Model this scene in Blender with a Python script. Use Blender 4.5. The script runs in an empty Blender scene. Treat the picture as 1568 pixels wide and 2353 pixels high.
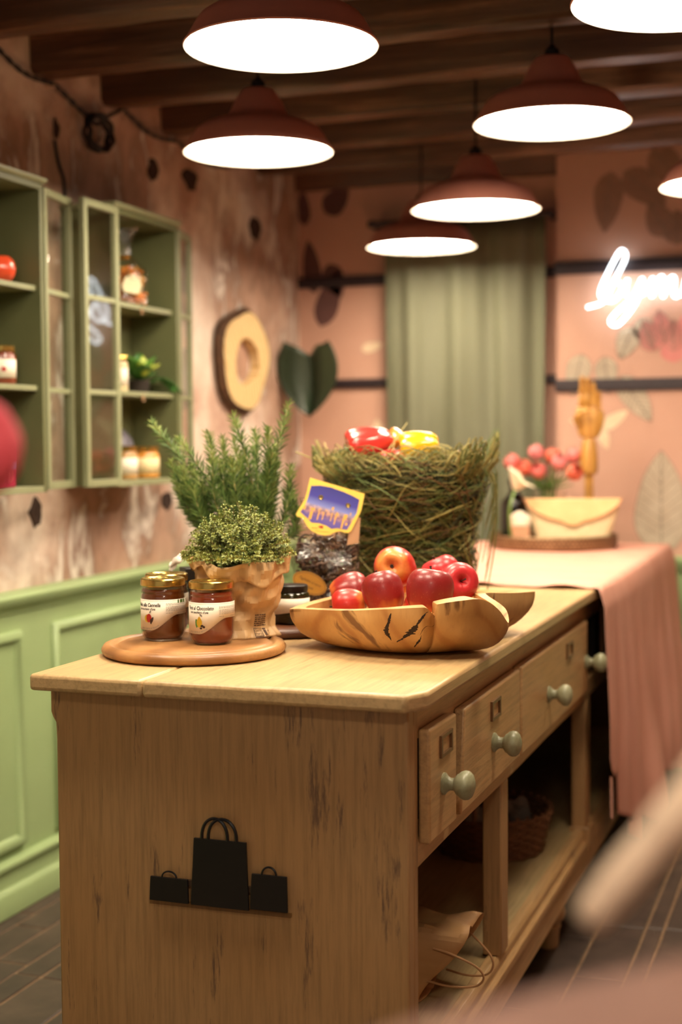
import bpy, bmesh, math, random
from mathutils import Vector, Matrix, noise
R = random.Random(7)
PI = math.pi
rad = math.radians
scene = bpy.context.scene
C = scene.collection

# ------------------------------------------------------------------ camera
YAW, PITCH, ROLL = rad(19.66), rad(2.95), rad(0.4)
f0 = Vector((-math.sin(YAW), math.cos(YAW), 0)); r0 = Vector((math.cos(YAW), math.sin(YAW), 0)); u0 = Vector((0, 0, 1))
fw = f0*math.cos(PITCH) - u0*math.sin(PITCH); up = u0*math.cos(PITCH) + f0*math.sin(PITCH)
cr = r0*math.cos(ROLL) - up*math.sin(ROLL); cu = up*math.cos(ROLL) + r0*math.sin(ROLL)
cam = bpy.data.cameras.new('camera'); camo = bpy.data.objects.new('camera', cam); C.objects.link(camo)
m = Matrix((cr, cu, -fw)).transposed().to_4x4(); m.translation = (0, 0, 1.10); camo.matrix_world = m
cam.sensor_fit = 'HORIZONTAL'; cam.sensor_width = 24.0; cam.lens = 3250.0/1568.0*24.0
cam.dof.use_dof = True; cam.dof.focus_distance = 2.14; cam.dof.aperture_fstop = 2.5; cam.dof.aperture_blades = 0
cam.clip_start = 0.02
scene.camera = camo
# ------------------------------------------------------------------ world, exposure
w = bpy.data.worlds.new('world'); scene.world = w; w.use_nodes = True
w.node_tree.nodes['Background'].inputs[0].default_value = (1.0, 0.86, 0.74, 1)
w.node_tree.nodes['Background'].inputs[1].default_value = 0.36
scene.view_settings.view_transform = 'Standard'; scene.view_settings.look = 'None'
scene.view_settings.exposure = 0.15; scene.view_settings.gamma = 1.0
scene.view_settings.use_curve_mapping = False
LAMP_POWER = 38.0
LAMP_COLOR = (1.0, 0.84, 0.64, 1)

# ------------------------------------------------------------------ materials
def lin(c):
    return tuple((x/12.92 if x <= 0.04045 else ((x+0.055)/1.055)**2.4) for x in c)
def hx(s):
    return lin(tuple(int(s[i:i+2], 16)/255 for i in (0, 2, 4)))
class NT:
    def __init__(s, name):
        s.m = bpy.data.materials.new(name); s.m.use_nodes = True
        s.t = s.m.node_tree; s.n = s.t.nodes; s.l = s.t.links
        s.b = s.n['Principled BSDF']; s.out = s.n['Material Output']
        s.tc = None
    def add(s, typ, **kw):
        n = s.n.new(typ)
        for k, v in kw.items(): setattr(n, k, v)
        return n
    def coord(s, kind='Object', scale=(1, 1, 1), rot=(0, 0, 0), loc=(0, 0, 0)):
        if not s.tc: s.tc = s.add('ShaderNodeTexCoord')
        mp = s.add('ShaderNodeMapping'); mp.inputs['Scale'].default_value = scale
        mp.inputs['Rotation'].default_value = rot; mp.inputs['Location'].default_value = loc
        s.l.new(s.tc.outputs[kind], mp.inputs['Vector']); return mp.outputs[0]
    def noise(s, vec, scale=5, detail=4, rough=0.55, dist=0.0):
        n = s.add('ShaderNodeTexNoise'); n.inputs['Scale'].default_value = scale; n.inputs['Detail'].default_value = detail
        n.inputs['Roughness'].default_value = rough; n.inputs['Distortion'].default_value = dist
        s.l.new(vec, n.inputs['Vector']); return n.outputs[0]
    def ramp(s, fac, stops, interp='LINEAR'):
        n = s.add('ShaderNodeValToRGB'); cr_ = n.color_ramp; cr_.interpolation = interp
        while len(cr_.elements) < len(stops): cr_.elements.new(0.5)
        for e, (p, c) in zip(cr_.elements, stops):
            e.position = p
            if isinstance(c, (int, float)): c = (c, c, c)
            e.color = (c[0], c[1], c[2], 1)
        s.l.new(fac, n.inputs[0]); return n.outputs[0]
    def mix(s, fac, a, b, mode='MIX'):
        n = s.add('ShaderNodeMix', data_type='RGBA', blend_type=mode)
        for sock, v in ((n.inputs[0], fac), (n.inputs[6], a), (n.inputs[7], b)):
            if isinstance(v, (int, float)): sock.default_value = v
            elif isinstance(v, tuple): sock.default_value = (v[0], v[1], v[2], 1)
            else: s.l.new(v, sock)
        return n.outputs[2]
    def color(s, c):
        if isinstance(c, tuple): s.b.inputs['Base Color'].default_value = (c[0], c[1], c[2], 1)
        else: s.l.new(c, s.b.inputs['Base Color'])
    def rough(s, v):
        if isinstance(v, (int, float)): s.b.inputs['Roughness'].default_value = v
        else: s.l.new(v, s.b.inputs['Roughness'])
    def bump(s, h, strength=0.3, dist=0.002):
        n = s.add('ShaderNodeBump'); n.inputs['Strength'].default_value = strength; n.inputs['Distance'].default_value = dist
        s.l.new(h, n.inputs['Height']); s.l.new(n.outputs[0], s.b.inputs['Normal'])
MC = {}
def simple(name, c, rough=0.5, metal=0.0, c2=None, scale=20, stretch=(1, 1, 1), bump=0.0, bdist=0.001, coat=0.0, sss=0.0, detail=4):
    """colour broken up by noise"""
    if name in MC: return MC[name]
    t = NT(name); v = t.coord(scale=stretch)
    c2 = c2 or tuple(x*0.82 for x in c)
    nz = t.noise(v, scale, detail)
    t.color(t.ramp(nz, [(0.3, c2), (0.7, c)])); t.rough(rough)
    t.b.inputs['Metallic'].default_value = metal
    t.b.inputs['Coat Weight'].default_value = coat
    if sss: 
        t.b.inputs['Subsurface Weight'].default_value = sss; t.b.inputs['Subsurface Radius'].default_value = (0.01, 0.005, 0.003)
    if bump: t.bump(nz, bump, bdist)
    MC[name] = t.m; return t.m
def glassy(name, tint=(1, 1, 1), gloss=0.045, rough=0.03, wrinkle=0.0):
    t = NT(name); t.n.remove(t.b)
    tr = t.add('ShaderNodeBsdfTransparent'); tr.inputs[0].default_value = (*tint, 1)
    gl = t.add('ShaderNodeBsdfGlossy'); gl.inputs['Roughness'].default_value = rough
    fr = t.add('ShaderNodeLayerWeight'); fr.inputs[0].default_value = 0.5
    pw = t.add('ShaderNodeMath', operation='POWER'); pw.inputs[1].default_value = 4.0; t.l.new(fr.outputs['Facing'], pw.inputs[0])
    ma = t.add('ShaderNodeMath', operation='MULTIPLY_ADD'); ma.inputs[1].default_value = 0.75; ma.inputs[2].default_value = gloss; t.l.new(pw.outputs[0], ma.inputs[0])
    mx = t.add('ShaderNodeMixShader'); t.l.new(ma.outputs[0], mx.inputs[0])
    t.l.new(tr.outputs[0], mx.inputs[1]); t.l.new(gl.outputs[0], mx.inputs[2]); t.l.new(mx.outputs[0], t.out.inputs[0])
    if wrinkle:
        nz = t.noise(t.coord(), 38, 3, 0.6, 1.2); b = t.add('ShaderNodeBump'); b.inputs['Strength'].default_value = wrinkle; b.inputs['Distance'].default_value = 0.01
        t.l.new(nz, b.inputs['Height']); t.l.new(b.outputs[0], gl.inputs['Normal']); t.l.new(b.outputs[0], fr.inputs['Normal'])
    return t.m
def emit(name, c, s):
    t = NT(name); t.b.inputs['Base Color'].default_value = (1, 1, 1, 1)
    t.b.inputs['Emission Color'].default_value = c; t.b.inputs['Emission Strength'].default_value = s
    return t.m

def painted_wood(name, base, worn, axis='Z', wear=0.62, seed=0.0, gloss=0.42):
    """beige distressed paint: long grain along axis, purple-brown worn streaks"""
    t = NT(name)
    st = {'X': (1.2, 22, 22), 'Y': (22, 1.2, 22), 'Z': (22, 22, 1.2)}[axis]
    st2 = {'X': (3, 26, 26), 'Y': (26, 3, 26), 'Z': (26, 26, 3)}[axis]
    v = t.coord(scale=st, loc=(seed, seed, seed)); g = t.noise(v, 6, 6, 0.65)
    v1 = t.coord(scale=(1, 1, 1), loc=(seed, 2*seed, 0)); big = t.noise(v1, 4.5, 3, 0.5)
    v2 = t.coord(scale=st2, loc=(3+seed, seed, 5)); sp = t.noise(v2, 1.25, 6, 0.72)
    dark = tuple(x*0.68 for x in base)
    c = t.ramp(g, [(0.3, dark), (0.55, base), (0.8, tuple(min(1, x*1.10) for x in base))])
    c = t.mix(t.ramp(big, [(0.35, 0.0), (0.75, 0.45)]), c, tuple(x*y for x, y in zip(base, (0.86, 0.72, 0.52))))
    wr = t.ramp(sp, [(wear, 0.0), (wear+0.07, 0.75)])
    c = t.mix(wr, c, worn)
    t.color(c); t.rough(gloss)
    t.bump(g, 0.35, 0.0015)
    return t.m
CP = hx('C8A270')
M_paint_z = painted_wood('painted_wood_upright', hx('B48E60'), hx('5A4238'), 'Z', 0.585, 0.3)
M_paint_y = painted_wood('painted_wood_lengthwise', CP, hx('7A5C40'), 'Y', 0.63, 1.7)
M_paint_top = painted_wood('painted_wood_top', hx('CCAE7E'), hx('8E6E46'), 'Y', 0.66, 4.1, 0.33)
M_shelf = painted_wood('painted_wood_shelf', hx('BFA677'), hx('7A5C40'), 'Y', 0.66, 9.1, 0.5)
M_knob = simple('knob_paint', hx('A8A888'), 0.35, c2=hx('8A8A68'), scale=60, bump=0.1)
M_holder = simple('bronze_holder', hx('8A6A48'), 0.4, 0.5, scale=60)
M_dark = simple('dark_interior', hx('2A2018'), 0.8)
M_black = simple('black_acrylic', (0.004, 0.004, 0.005), 0.32)
M_green = simple('sage_paint', hx('9EB480'), 0.45, c2=hx('94AA76'), scale=3, bump=0.03)
M_cab_lit = simple('cabinet_green_lit', hx('8E9270'), 0.42, c2=hx('828664'), scale=6, bump=0.04)  # paler copy of the cabinet paint, light caught on frames put into colour
M_cab_shaded = simple('cabinet_green_shaded', hx('666A46'), 0.5, c2=hx('5C603E'), scale=6)  # same cabinet paint, darkened in colour for the shade inside
M_pink = simple('pink_wall_paint', hx('CFA48F'), 0.6, c2=hx('C79A84'), scale=2.5, bump=0.04)
M_strip = simple('dark_strip', hx('33262A'), 0.45)
M_terra = simple('terracotta_enamel', hx('D68E7C'), 0.5, c2=hx('CC8674'), scale=8)
M_white = simple('white_enamel', hx('F2EDE2'), 0.35)
M_cord = simple('black_cord', hx('1C1512'), 0.6)
M_glass = glassy('clear_glass', (0.97, 0.98, 0.96))
M_cello = glassy('cellophane', (0.95, 0.94, 0.92), gloss=0.10, wrinkle=0.9, rough=0.10)
M_gold = simple('gold_lid', hx('D8B968'), 0.22, 0.95, c2=hx('C8A858'), scale=8)
M_paper = simple('label_paper', hx('F3E9D6'), 0.55, c2=hx('EFE4D0'), scale=8)
M_ink = simple('black_ink', hx('2A2420'), 0.6)
M_grey_ink = simple('grey_ink', hx('9A9288'), 0.6)

def plaster():
    t = NT('old_plaster'); v = t.coord(scale=(1, 1, 0.9)); v2 = t.coord(scale=(1, 1, 0.7), loc=(5, 2, 1)); v3 = t.coord(loc=(9, 4, 2))
    a = t.noise(v, 2.6, 5, 0.6, 0.3); b = t.noise(v2, 3.4, 5, 0.6, 0.4); d = t.noise(v3, 16, 5, 0.65)
    c = t.ramp(a, [(0.28, hx('9A7666')), (0.40, hx('C0A08E')), (0.48, hx('D8C0AE')), (0.60, hx('E8D8C8')), (0.8, hx('F0E6DA'))])
    c = t.mix(t.ramp(b, [(0.55, 0.0), (0.70, 0.65)]), c, hx('8E6E5A'))
    c = t.mix(t.ramp(d, [(0.60, 0.0), (0.76, 0.6)]), c, hx('604434'))
    e = t.noise(t.coord(scale=(1, 1, .8), loc=(2.3, 7.7, 3.1)), 1.5, 6, 0.62, 0.4); f = t.noise(t.coord(scale=(1, 1, .55), loc=(1, 3, 8)), 9, 5, 0.62, 0.6)
    c = t.mix(t.ramp(e, [(.44, 0.0), (.56, .85)]), c, t.mix(t.ramp(f, [(.42, 0.0), (.58, 1.0)]), hx('B08A74'), hx('80604E')))
    c = t.mix(t.ramp(f, [(.54, 0.0), (.64, .8)]), c, hx('F2E8DC'))
    t.color(c); t.rough(0.85); t.bump(d, 0.5, 0.006)
    return t.m
M_plaster = plaster()
def beam_mat():
    t = NT('dark_beam'); v = t.coord(scale=(0.8, 16, 16)); g = t.noise(v, 3.5, 6, 0.65, 0.3)
    v2 = t.coord(scale=(0.6, 5, 5), loc=(2, 2, 2)); h = t.noise(v2, 2, 3)
    c = t.ramp(g, [(0.3, hx('3E2A1C')), (0.55, hx('6E4A34')), (0.8, hx('A87C5C'))])
    c = t.mix(t.ramp(h, [(0.45, 0.0), (0.65, 0.6)]), c, hx('46301F'))
    t.color(c); t.rough(0.30); t.bump(g, 0.8, 0.006); return t.m
M_beam = beam_mat()
def tile_mat():
    t = NT('slate_tile'); v = t.coord('Generated'); oi = t.add('ShaderNodeObjectInfo')
    vw = t.add('ShaderNodeNewGeometry'); mp = t.add('ShaderNodeMapping'); t.l.new(vw.outputs['Position'], mp.inputs['Vector'])
    a = t.noise(mp.outputs[0], 9, 6, 0.65); b = t.noise(mp.outputs[0], 38, 3)
    c = t.ramp(a, [(0.3, hx('3A2E28')), (0.6, hx('54443A')), (0.8, hx('7A6454'))])
    c = t.mix(t.ramp(oi.outputs['Random'], [(0.0, 0.0), (1.0, 0.35)]), c, hx('362E2A'))
    t.color(c); t.rough(0.5); t.bump(b, 0.3, 0.002); return t.m
M_tile = tile_mat()
M_grout = simple('floor_grout', hx('9A7C5E'), 0.8, c2=hx('7E6248'), scale=30, bump=0.2)

def wood(name, cs, axis='Y', scale=9, dist=3.0, rough=0.4, ring=True, seed=0, bump=0.15):
    """cs: dark, mid, light"""
    t = NT(name)
    st = {'X': (0.25, 1, 1), 'Y': (1, 0.25, 1), 'Z': (1, 1, 0.25)}[axis]
    v = t.coord(scale=st, loc=(seed, seed*0.7, seed*0.3))
    nz = t.noise(v, scale*0.45, 3, 0.5)
    wv = t.add('ShaderNodeTexWave', wave_type='RINGS' if ring else 'BANDS'); wv.inputs['Scale'].default_value = scale; wv.inputs['Distortion'].default_value = dist
    wv.inputs['Detail'].default_value = 3; wv.inputs['Detail Scale'].default_value = 1.2
    t.l.new(v, wv.inputs['Vector'])
    fine = t.noise(t.coord(scale=tuple(x*x for x in st)), scale*14, 4)
    c = t.ramp(wv.outputs['Fac'], [(0.1, cs[0]), (0.45, cs[1]), (0.9, cs[2])])
    c = t.mix(t.ramp(nz, [(0.35, 0.0), (0.7, 0.55)]), c, cs[1])
    c = t.mix(t.ramp(fine, [(0.45, 0.0), (0.75, 0.35)]), c, cs[0])
    t.color(c); t.rough(rough); t.bump(fine, bump, 0.0008)
    return t.m
M_board = wood('board_wood', (hx('8A5E34'), hx('A87646'), hx('B98A56')), 'X', 14, 2.0, 0.38, False)
M_board2 = wood('dark_board_wood', (hx('4A2C1C'), hx('6A4028'), hx('7C4E30')), 'X', 14, 2.0, 0.35, False, 3)
def bowl_mat():
    t = NT('teak_bowl'); v = t.coord(scale=(1, 1, 1.2))
    nz = t.noise(v, 7, 3, 0.5)
    wv = t.add('ShaderNodeTexWave', wave_type='RINGS', rings_direction='Y'); wv.inputs['Scale'].default_value = 5; wv.inputs['Distortion'].default_value = 9
    wv.inputs['Detail'].default_value = 3; wv.inputs['Detail Scale'].default_value = 0.8; t.l.new(t.coord(scale=(1, .5, 1), loc=(0.06, 0, -.02)), wv.inputs['Vector'])
    c = t.ramp(wv.outputs['Fac'], [(0.0, hx('B07C46')), (0.10, hx('C6975A')), (0.9, hx('D6AC70'))])
    c = t.mix(t.ramp(nz, [(0.4, 0.0), (0.72, 0.6)]), c, hx('B07A40'))
    dk = t.noise(t.coord(scale=(1, 1, 0.55), loc=(1.3, 0.2, 0.4)), 11, 4, 0.55, 1.5)
    c = t.mix(t.ramp(dk, [(0.62, 0.0), (0.68, 0.85)]), c, hx('6A4020'))
    fine = t.noise(t.coord(scale=(40, 40, 6)), 5, 3)
    c = t.mix(t.ramp(fine, [(0.5, 0.0), (0.8, 0.2)]), c, hx('8A5A2C'))
    t.color(c); t.rough(0.42); t.bump(fine, 0.12, 0.001); return t.m
M_bowl = bowl_mat()

# ------------------------------------------------------------------ mesh helpers
class MB:
    def __init__(s): s.v = []; s.f = []; s.mi = []
    def add(s, vs, fs, mi=0):
        o = len(s.v); s.v += [tuple(p) for p in vs]; s.f += [tuple(i+o for i in f) for f in fs]; s.mi += [mi]*len(fs); return s
    def box(s, lo, hi, mi=0, mat=None):
        x0, y0, z0 = lo; x1, y1, z1 = hi
        vs = [Vector(p) for p in ((x0,y0,z0),(x1,y0,z0),(x1,y1,z0),(x0,y1,z0),(x0,y0,z1),(x1,y0,z1),(x1,y1,z1),(x0,y1,z1))]
        if mat: vs = [mat @ p for p in vs]
        return s.add(vs, [(0,3,2,1),(4,5,6,7),(0,1,5,4),(1,2,6,5),(2,3,7,6),(3,0,4,7)], mi)
    def lathe(s, prof, n=32, mi=0, mat=None, fn=None):
        """prof: list of (r,z); r==0 ends become poles"""
        vs = []; fs = []; rings = []
        for r, z in prof:
            if r <= 1e-7: rings.append([len(vs)]); vs.append(Vector((0, 0, z)))
            else:
                ring = []
                for i in range(n):
                    a = 2*PI*i/n; ring.append(len(vs)); p = Vector((r*math.cos(a), r*math.sin(a), z))
                    if fn: p = fn(p, a)
                    vs.append(p)
                rings.append(ring)
        for A, B in zip(rings, rings[1:]):
            for i in range(n):
                j = (i+1) % n
                if len(A) == 1 and len(B) == 1: continue
                if len(A) == 1: fs.append((A[0], B[j], B[i]))
                elif len(B) == 1: fs.append((A[i], A[j], B[0]))
                else: fs.append((A[i], A[j], B[j], B[i]))
        if mat: vs = [mat @ p for p in vs]
        return s.add(vs, fs, mi)
    def tube(s, pts, r, n=8, mi=0, closed=False, cap=True):
        pts = [Vector(p) for p in pts]; N = len(pts)
        rs = r if isinstance(r, (list, tuple)) else [r]*N
        vs = []; fs = []; prev = None
        for i, p in enumerate(pts):
            if closed: t = pts[(i+1) % N]-pts[i-1]
            else: t = pts[min(i+1, N-1)]-pts[max(i-1, 0)]
            if t.length < 1e-9: t = Vector((0, 0, 1))
            t.normalize()
            if prev is None:
                a = Vector((0, 0, 1)) if abs(t.z) < 0.9 else Vector((1, 0, 0)); nx = t.cross(a).normalized()
            else:
                nx = prev - t*prev.dot(t)
                nx = nx.normalized() if nx.length > 1e-6 else t.orthogonal().normalized()
            prev = nx; ny = t.cross(nx)
            for k in range(n):
                a = 2*PI*k/n; vs.append(p + (nx*math.cos(a)+ny*math.sin(a))*rs[i])
        M = N if closed else N-1
        for i in range(M):
            for k in range(n):
                a = i*n+k; b = i*n+(k+1) % n; i2 = (i+1) % N
                fs.append((a, b, i2*n+(k+1) % n, i2*n+k))
        if cap and not closed:
            fs.append(tuple(range(n-1, -1, -1))); fs.append(tuple((N-1)*n+k for k in range(n)))
        return s.add(vs, fs, mi)
    def prism(s, poly, h0, h1, axis='z', mi=0):
        """poly in 2D extruded from h0 to h1 along axis: z->(x,y), y->(x,z), x->(y,z)"""
        n = len(poly)
        def P(a, b, h): return {'z': (a, b, h), 'y': (a, h, b), 'x': (h, a, b)}[axis]
        vs = [P(a, b, h0) for a, b in poly]+[P(a, b, h1) for a, b in poly]
        fs = [tuple(range(n-1, -1, -1)), tuple(range(n, 2*n))]+[(i, (i+1) % n, n+(i+1) % n, n+i) for i in range(n)]
        return s.add(vs, fs, mi)
    def grid(s, P, nu, nv, mi=0, closeu=False):
        """P(i,j)->point, i in 0..nu, j in 0..nv"""
        vs = [P(i, j) for i in range(nu+1) for j in range(nv+1)]
        fs = []
        for i in range(nu):
            for j in range(nv):
                a = i*(nv+1)+j; fs.append((a, a+nv+1, a+nv+2, a+1))
        return s.add(vs, fs, mi)
    def ball(s, c, r, n=12, mi=0, sc=(1, 1, 1)):
        prof = [(r*math.sin(PI*i/n), -r*math.cos(PI*i/n)) for i in range(n+1)]; prof[0] = (0, -r); prof[-1] = (0, r)
        return s.lathe(prof, n*2, mi, Matrix.Translation(c) @ Matrix.Diagonal((*sc, 1)))
    def build(s, name, mats, parent=None, smooth=True, angle=40, bevel=0, segs=2, solid=0, sub=0, recalc=True):
        me = bpy.data.meshes.new(name); me.from_pydata([tuple(p) for p in s.v], [], s.f)
        if not isinstance(mats, (list, tuple)): mats = [mats]
        for q in mats: me.materials.append(q)
        if len(mats) > 1: me.polygons.foreach_set('material_index', s.mi)
        if recalc:
            bm = bmesh.new(); bm.from_mesh(me); bmesh.ops.recalc_face_normals(bm, faces=bm.faces); bm.to_mesh(me); bm.free()
        if smooth:
            me.polygons.foreach_set('use_smooth', [True]*len(me.polygons))
            if angle: me.set_sharp_from_angle(angle=rad(angle))
        me.update()
        o = bpy.data.objects.new(name, me); C.objects.link(o)
        if parent: o.parent = parent
        if solid:
            q = o.modifiers.new('solid', 'SOLIDIFY'); q.thickness = solid; q.offset = 0
        if bevel:
            q = o.modifiers.new('bevel', 'BEVEL'); q.width = bevel; q.segments = segs; q.limit_method = 'ANGLE'; q.angle_limit = rad(35); q.harden_normals = False
        if sub:
            q = o.modifiers.new('sub', 'SUBSURF'); q.levels = sub; q.render_levels = sub
        return o
def thing(name, label, cat, loc=(0, 0, 0), rz=0, group=None):
    o = bpy.data.objects.new(name, None); C.objects.link(o); o.location = loc; o.rotation_euler = (0, 0, rz)
    o.empty_display_size = 0.05
    return tag(o, label, cat, group)
def tag(o, label, cat, group=None):
    o['label'] = label; o['category'] = cat
    if group: o['group'] = group
    return o
def stuff(o): o['kind'] = 'stuff'; return o
def struct(o): o['kind'] = 'structure'; return o
def spline(pts, per=8, closed=False):
    pts = [Vector(p) for p in pts]; N = len(pts); out = []
    rng = range(N) if closed else range(N-1)
    for i in rng:
        p0 = pts[(i-1) % N] if closed or i > 0 else pts[0]*2-pts[1]
        p1 = pts[i]; p2 = pts[(i+1) % N]
        p3 = pts[(i+2) % N] if closed or i+2 < N else pts[-1]*2-pts[-2]
        for k in range(per):
            t = k/per
            out.append(0.5*((2*p1)+(p2-p0)*t+(2*p0-5*p1+4*p2-p3)*t*t+(3*p1-p0-3*p2+p3)*t*t*t))
    if not closed: out.append(pts[-1])
    return out
def text2d(s, size, shear=0.0, bold=0.0):
    cu_ = bpy.data.curves.new('text', 'FONT'); cu_.body = s; cu_.size = size; cu_.shear = shear; cu_.resolution_u = 3; cu_.offset = size*bold
    o = bpy.data.objects.new('text', cu_); C.objects.link(o)
    dg = bpy.context.evaluated_depsgraph_get(); me = bpy.data.meshes.new_from_object(o.evaluated_get(dg))
    vs = [(v.co.x, v.co.y) for v in me.vertices]; fs = [tuple(p.vertices) for p in me.polygons]
    bpy.data.objects.remove(o); bpy.data.curves.remove(cu_); bpy.data.meshes.remove(me)
    wd = max([x for x, y in vs], default=0)
    return vs, fs, wd
def nz3(x, y, z): return noise.noise(Vector((x, y, z)))
def smooth01(a, b, x):
    t = max(0, min(1, (x-a)/(b-a))); return t*t*(3-2*t)

# ================================================================== THE ROOM
XL, YB = -1.85, 4.75           # left wall face, back wall face
ZC = 2.14                      # ceiling boards
fl = struct(MB().box((-1.95, -1.6, -0.06), (1.7, 4.85, -0.003)).build('floor', M_grout, smooth=False))
# slate tiles, laid in strips that run along the counter, staggered joints, proud of the grout
tm = MB(); c_ = 0.03
tm.add([(0,0,-.5),(1,0,-.5),(1,1,-.5),(0,1,-.5),(0,0,.2),(1,0,.2),(1,1,.2),(0,1,.2),(.02,.006,.5),(.98,.006,.5),(.98,.994,.5),(.02,.994,.5)],
       [(0,1,5,4),(1,2,6,5),(2,3,7,6),(3,0,4,7),(4,5,9,8),(5,6,10,9),(6,7,11,10),(7,4,8,11),(8,9,10,11)])
tile0 = tm.build('floor_tile', M_tile, fl, smooth=False); first = True
xs = [-1.846, -1.772, -1.690, -1.612, -1.550, -1.418, -1.300, -1.180, -1.06, -0.93, -0.80, -0.66, -0.513, -0.411, -0.372, -0.26, -0.13, 0.0, 0.14, 0.28]
for i in range(len(xs)-1):
    ys = {-1.612: [1.5, 2.0, 2.482, 3.05, 3.62, 4.2], -1.55: [1.6, 2.05, 2.478, 3.0, 3.5, 4.1], -0.513: [1.6, 2.2, 2.836, 3.160, 3.70, 4.25], -0.411: [1.5, 2.1, 2.705, 3.170, 3.69, 4.3], -0.372: [1.7, 2.2, 2.71, 3.175, 3.7, 4.2],
          -1.772: [1.5, 2.1, 2.735, 3.3, 3.8, 4.3], -1.69: [1.6, 2.1, 2.53, 3.1, 3.7, 4.2]}.get(xs[i])
    if ys is None:
        y = 1.25+R.random()*0.4; ys = []
        while y < 4.5: ys.append(y); y += R.uniform(0.42, 0.62)
    ys = [1.15]+ys+[4.74]
    for a, b in zip(ys, ys[1:]):
        if b-a < 0.05: continue
        o = tile0 if first else tile0.copy()
        if not first: C.objects.link(o)
        first = False; g = 0.0028
        o.scale = (xs[i+1]-xs[i]-2*g, b-a-2*g, 0.006); o.location = (xs[i]+g, a+g, -0.003+R.uniform(-.0006, .0006))
# ---- left wall
wl = struct(MB().box((XL-0.1, -1.5, 0), (XL, YB+0.1, ZC+.02)).build('wall_left', M_plaster, smooth=False))
MB().box((XL, -1.5, 0), (XL+0.012, YB, 0.705)).build('wainscot_panel', M_green, wl, smooth=False)
struct(MB().prism([(XL, .695), (XL+.016, .695), (XL+.018, .705), (XL+.030, .714), (XL+.040, .726), (XL+.042, .738), (XL+.034, .746), (XL, .750)], -1.5, YB, 'y').build('trim_1', M_green, bevel=.002))
struct(MB().prism([(XL+.012, 0), (XL+.040, 0), (XL+.040, .050), (XL+.036, .058), (XL+.026, .064), (XL+.024, .100), (XL+.034, .108), (XL+.034, .118), (XL+.018, .126), (XL+.012, .126)], -1.5, YB, 'y').build('baseboard_left', M_green, bevel=.002))
def moulding(y0, y1, z0, z1, par):
    wv = 0.030; d = 0.016
    prof = [(0, 0), (0.004, d*0.7), (0.012, d), (0.020, d*0.75), (0.030, 0)]
    mb = MB(); n = len(prof); vs = []
    for k, (cy, cz) in enumerate(((0, 0), (1, 0), (1, 1), (0, 1))):
        for off, h in prof:
            y = (y0+off) if cy == 0 else (y1-off); z = (z0+off) if cz == 0 else (z1-off)
            vs.append((XL+.012+h, y, z))
    fs = []
    for k in range(4):
        for i in range(n-1):
            fs.append((k*n+i, k*n+i+1, ((k+1) % 4)*n+i+1, ((k+1) % 4)*n+i))
    mb.add(vs, fs); return mb.build('panel_moulding', M_green, par, angle=60)
for y0, y1 in ((0.58, 1.30), (1.37, 2.02), (2.158, 2.878), (3.018, 3.738), (3.878, 4.60)): moulding(y0, y1, .142, .655, wl)
# sockets knocked into the plaster where old beams sat
def wall_hole(y, z, sy, sz, seed):
    mb = MB(); rr = random.Random(seed); n = 14; outer = []
    for i in range(n):
        a = 2*PI*i/n; k = 1+rr.uniform(-.22, .22); outer.append((y+math.cos(a)*sy*k, z+math.sin(a)*sz*k))
    vs = [(XL+.001, a, b) for a, b in outer]+[(XL+.004, y+(a-y)*.86, z+(b-z)*.86) for a, b in outer]+[(XL+.0012, y+(a-y)*.3, z+(b-z)*.3) for a, b in outer]
    fs = [(i, (i+1) % n, n+(i+1) % n, n+i) for i in range(n)]+[(n+i, n+(i+1) % n, 2*n+(i+1) % n, 2*n+i) for i in range(n)]+[tuple(range(2*n, 3*n))]
    mb.add(vs, fs); return mb.build('wall_socket', simple('dark_hole', hx('2A1A12'), 0.9, c2=hx('3E281C'), scale=40, bump=.5), wl, angle=20)  # dark brown colour on a shallow patch, no real recess
wall_hole(3.86, 1.875, .055, .032, 1); wall_hole(3.10, 1.87, .014, .026, 2); wall_hole(2.974, .93, .03, .035, 3); wall_hole(3.683, .926, .035, .03, 4); wall_hole(3.62, 1.86, .035, .03, 5)
wall_hole(4.35, 1.80, .05, .04, 6)
# ---- back wall with the pink panels
wb = struct(MB().box((-1.95, YB, 0), (1.7, YB+.1, ZC+.02)).build('wall_back', M_pink, smooth=False))
MB().box((XL, YB-.012, 0), (-0.95, YB, .705)).build('wainscot_panel', M_green, wb, smooth=False)
wp = struct(MB().box((-0.914, 4.70, 0), (1.6, YB, ZC)).build('wall_mural', M_pink, smooth=False, bevel=.003))
MB().box((-0.914, 4.690, 0), (1.6, 4.70, .66)).build('wainscot_panel', M_green, wp, smooth=False)
struct(MB().prism([(4.70, .66), (4.684, .66), (4.678, .675), (4.668, .690), (4.668, .705), (4.70, .712)], -0.914, 1.6, 'x').build('trim_2', M_green, bevel=.002))
def strip(name, x0, x1, z0, z1, yf, par):
    mb = MB().box((x0, yf-.014, z0), (x1, yf, z1)).box((x0, yf-.018, z0+(z1-z0)*.3), (x1, yf-.013, z0+(z1-z0)*.62))
    return mb.build(name, M_strip, par, smooth=False, bevel=.002)
strip('dark_rail', XL, -1.52, 1.637, 1.673, YB, wb); strip('dark_rail', XL, -1.52, 1.279, 1.312, YB, wb)
strip('dark_rail', -.955, -.914, 1.637, 1.673, YB, wb); strip('dark_rail', -.955, -.914, 1.279, 1.312, YB, wb)
strip('dark_rail', -.914, 1.6, 1.637, 1.680, 4.70, wp); strip('dark_rail', -.914, 1.6, 1.252, 1.292, 4.70, wp)
struct(MB().box((1.6, -1.6, 0), (1.7, YB+.1, ZC)).build('wall_right', M_pink, smooth=False))
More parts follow.
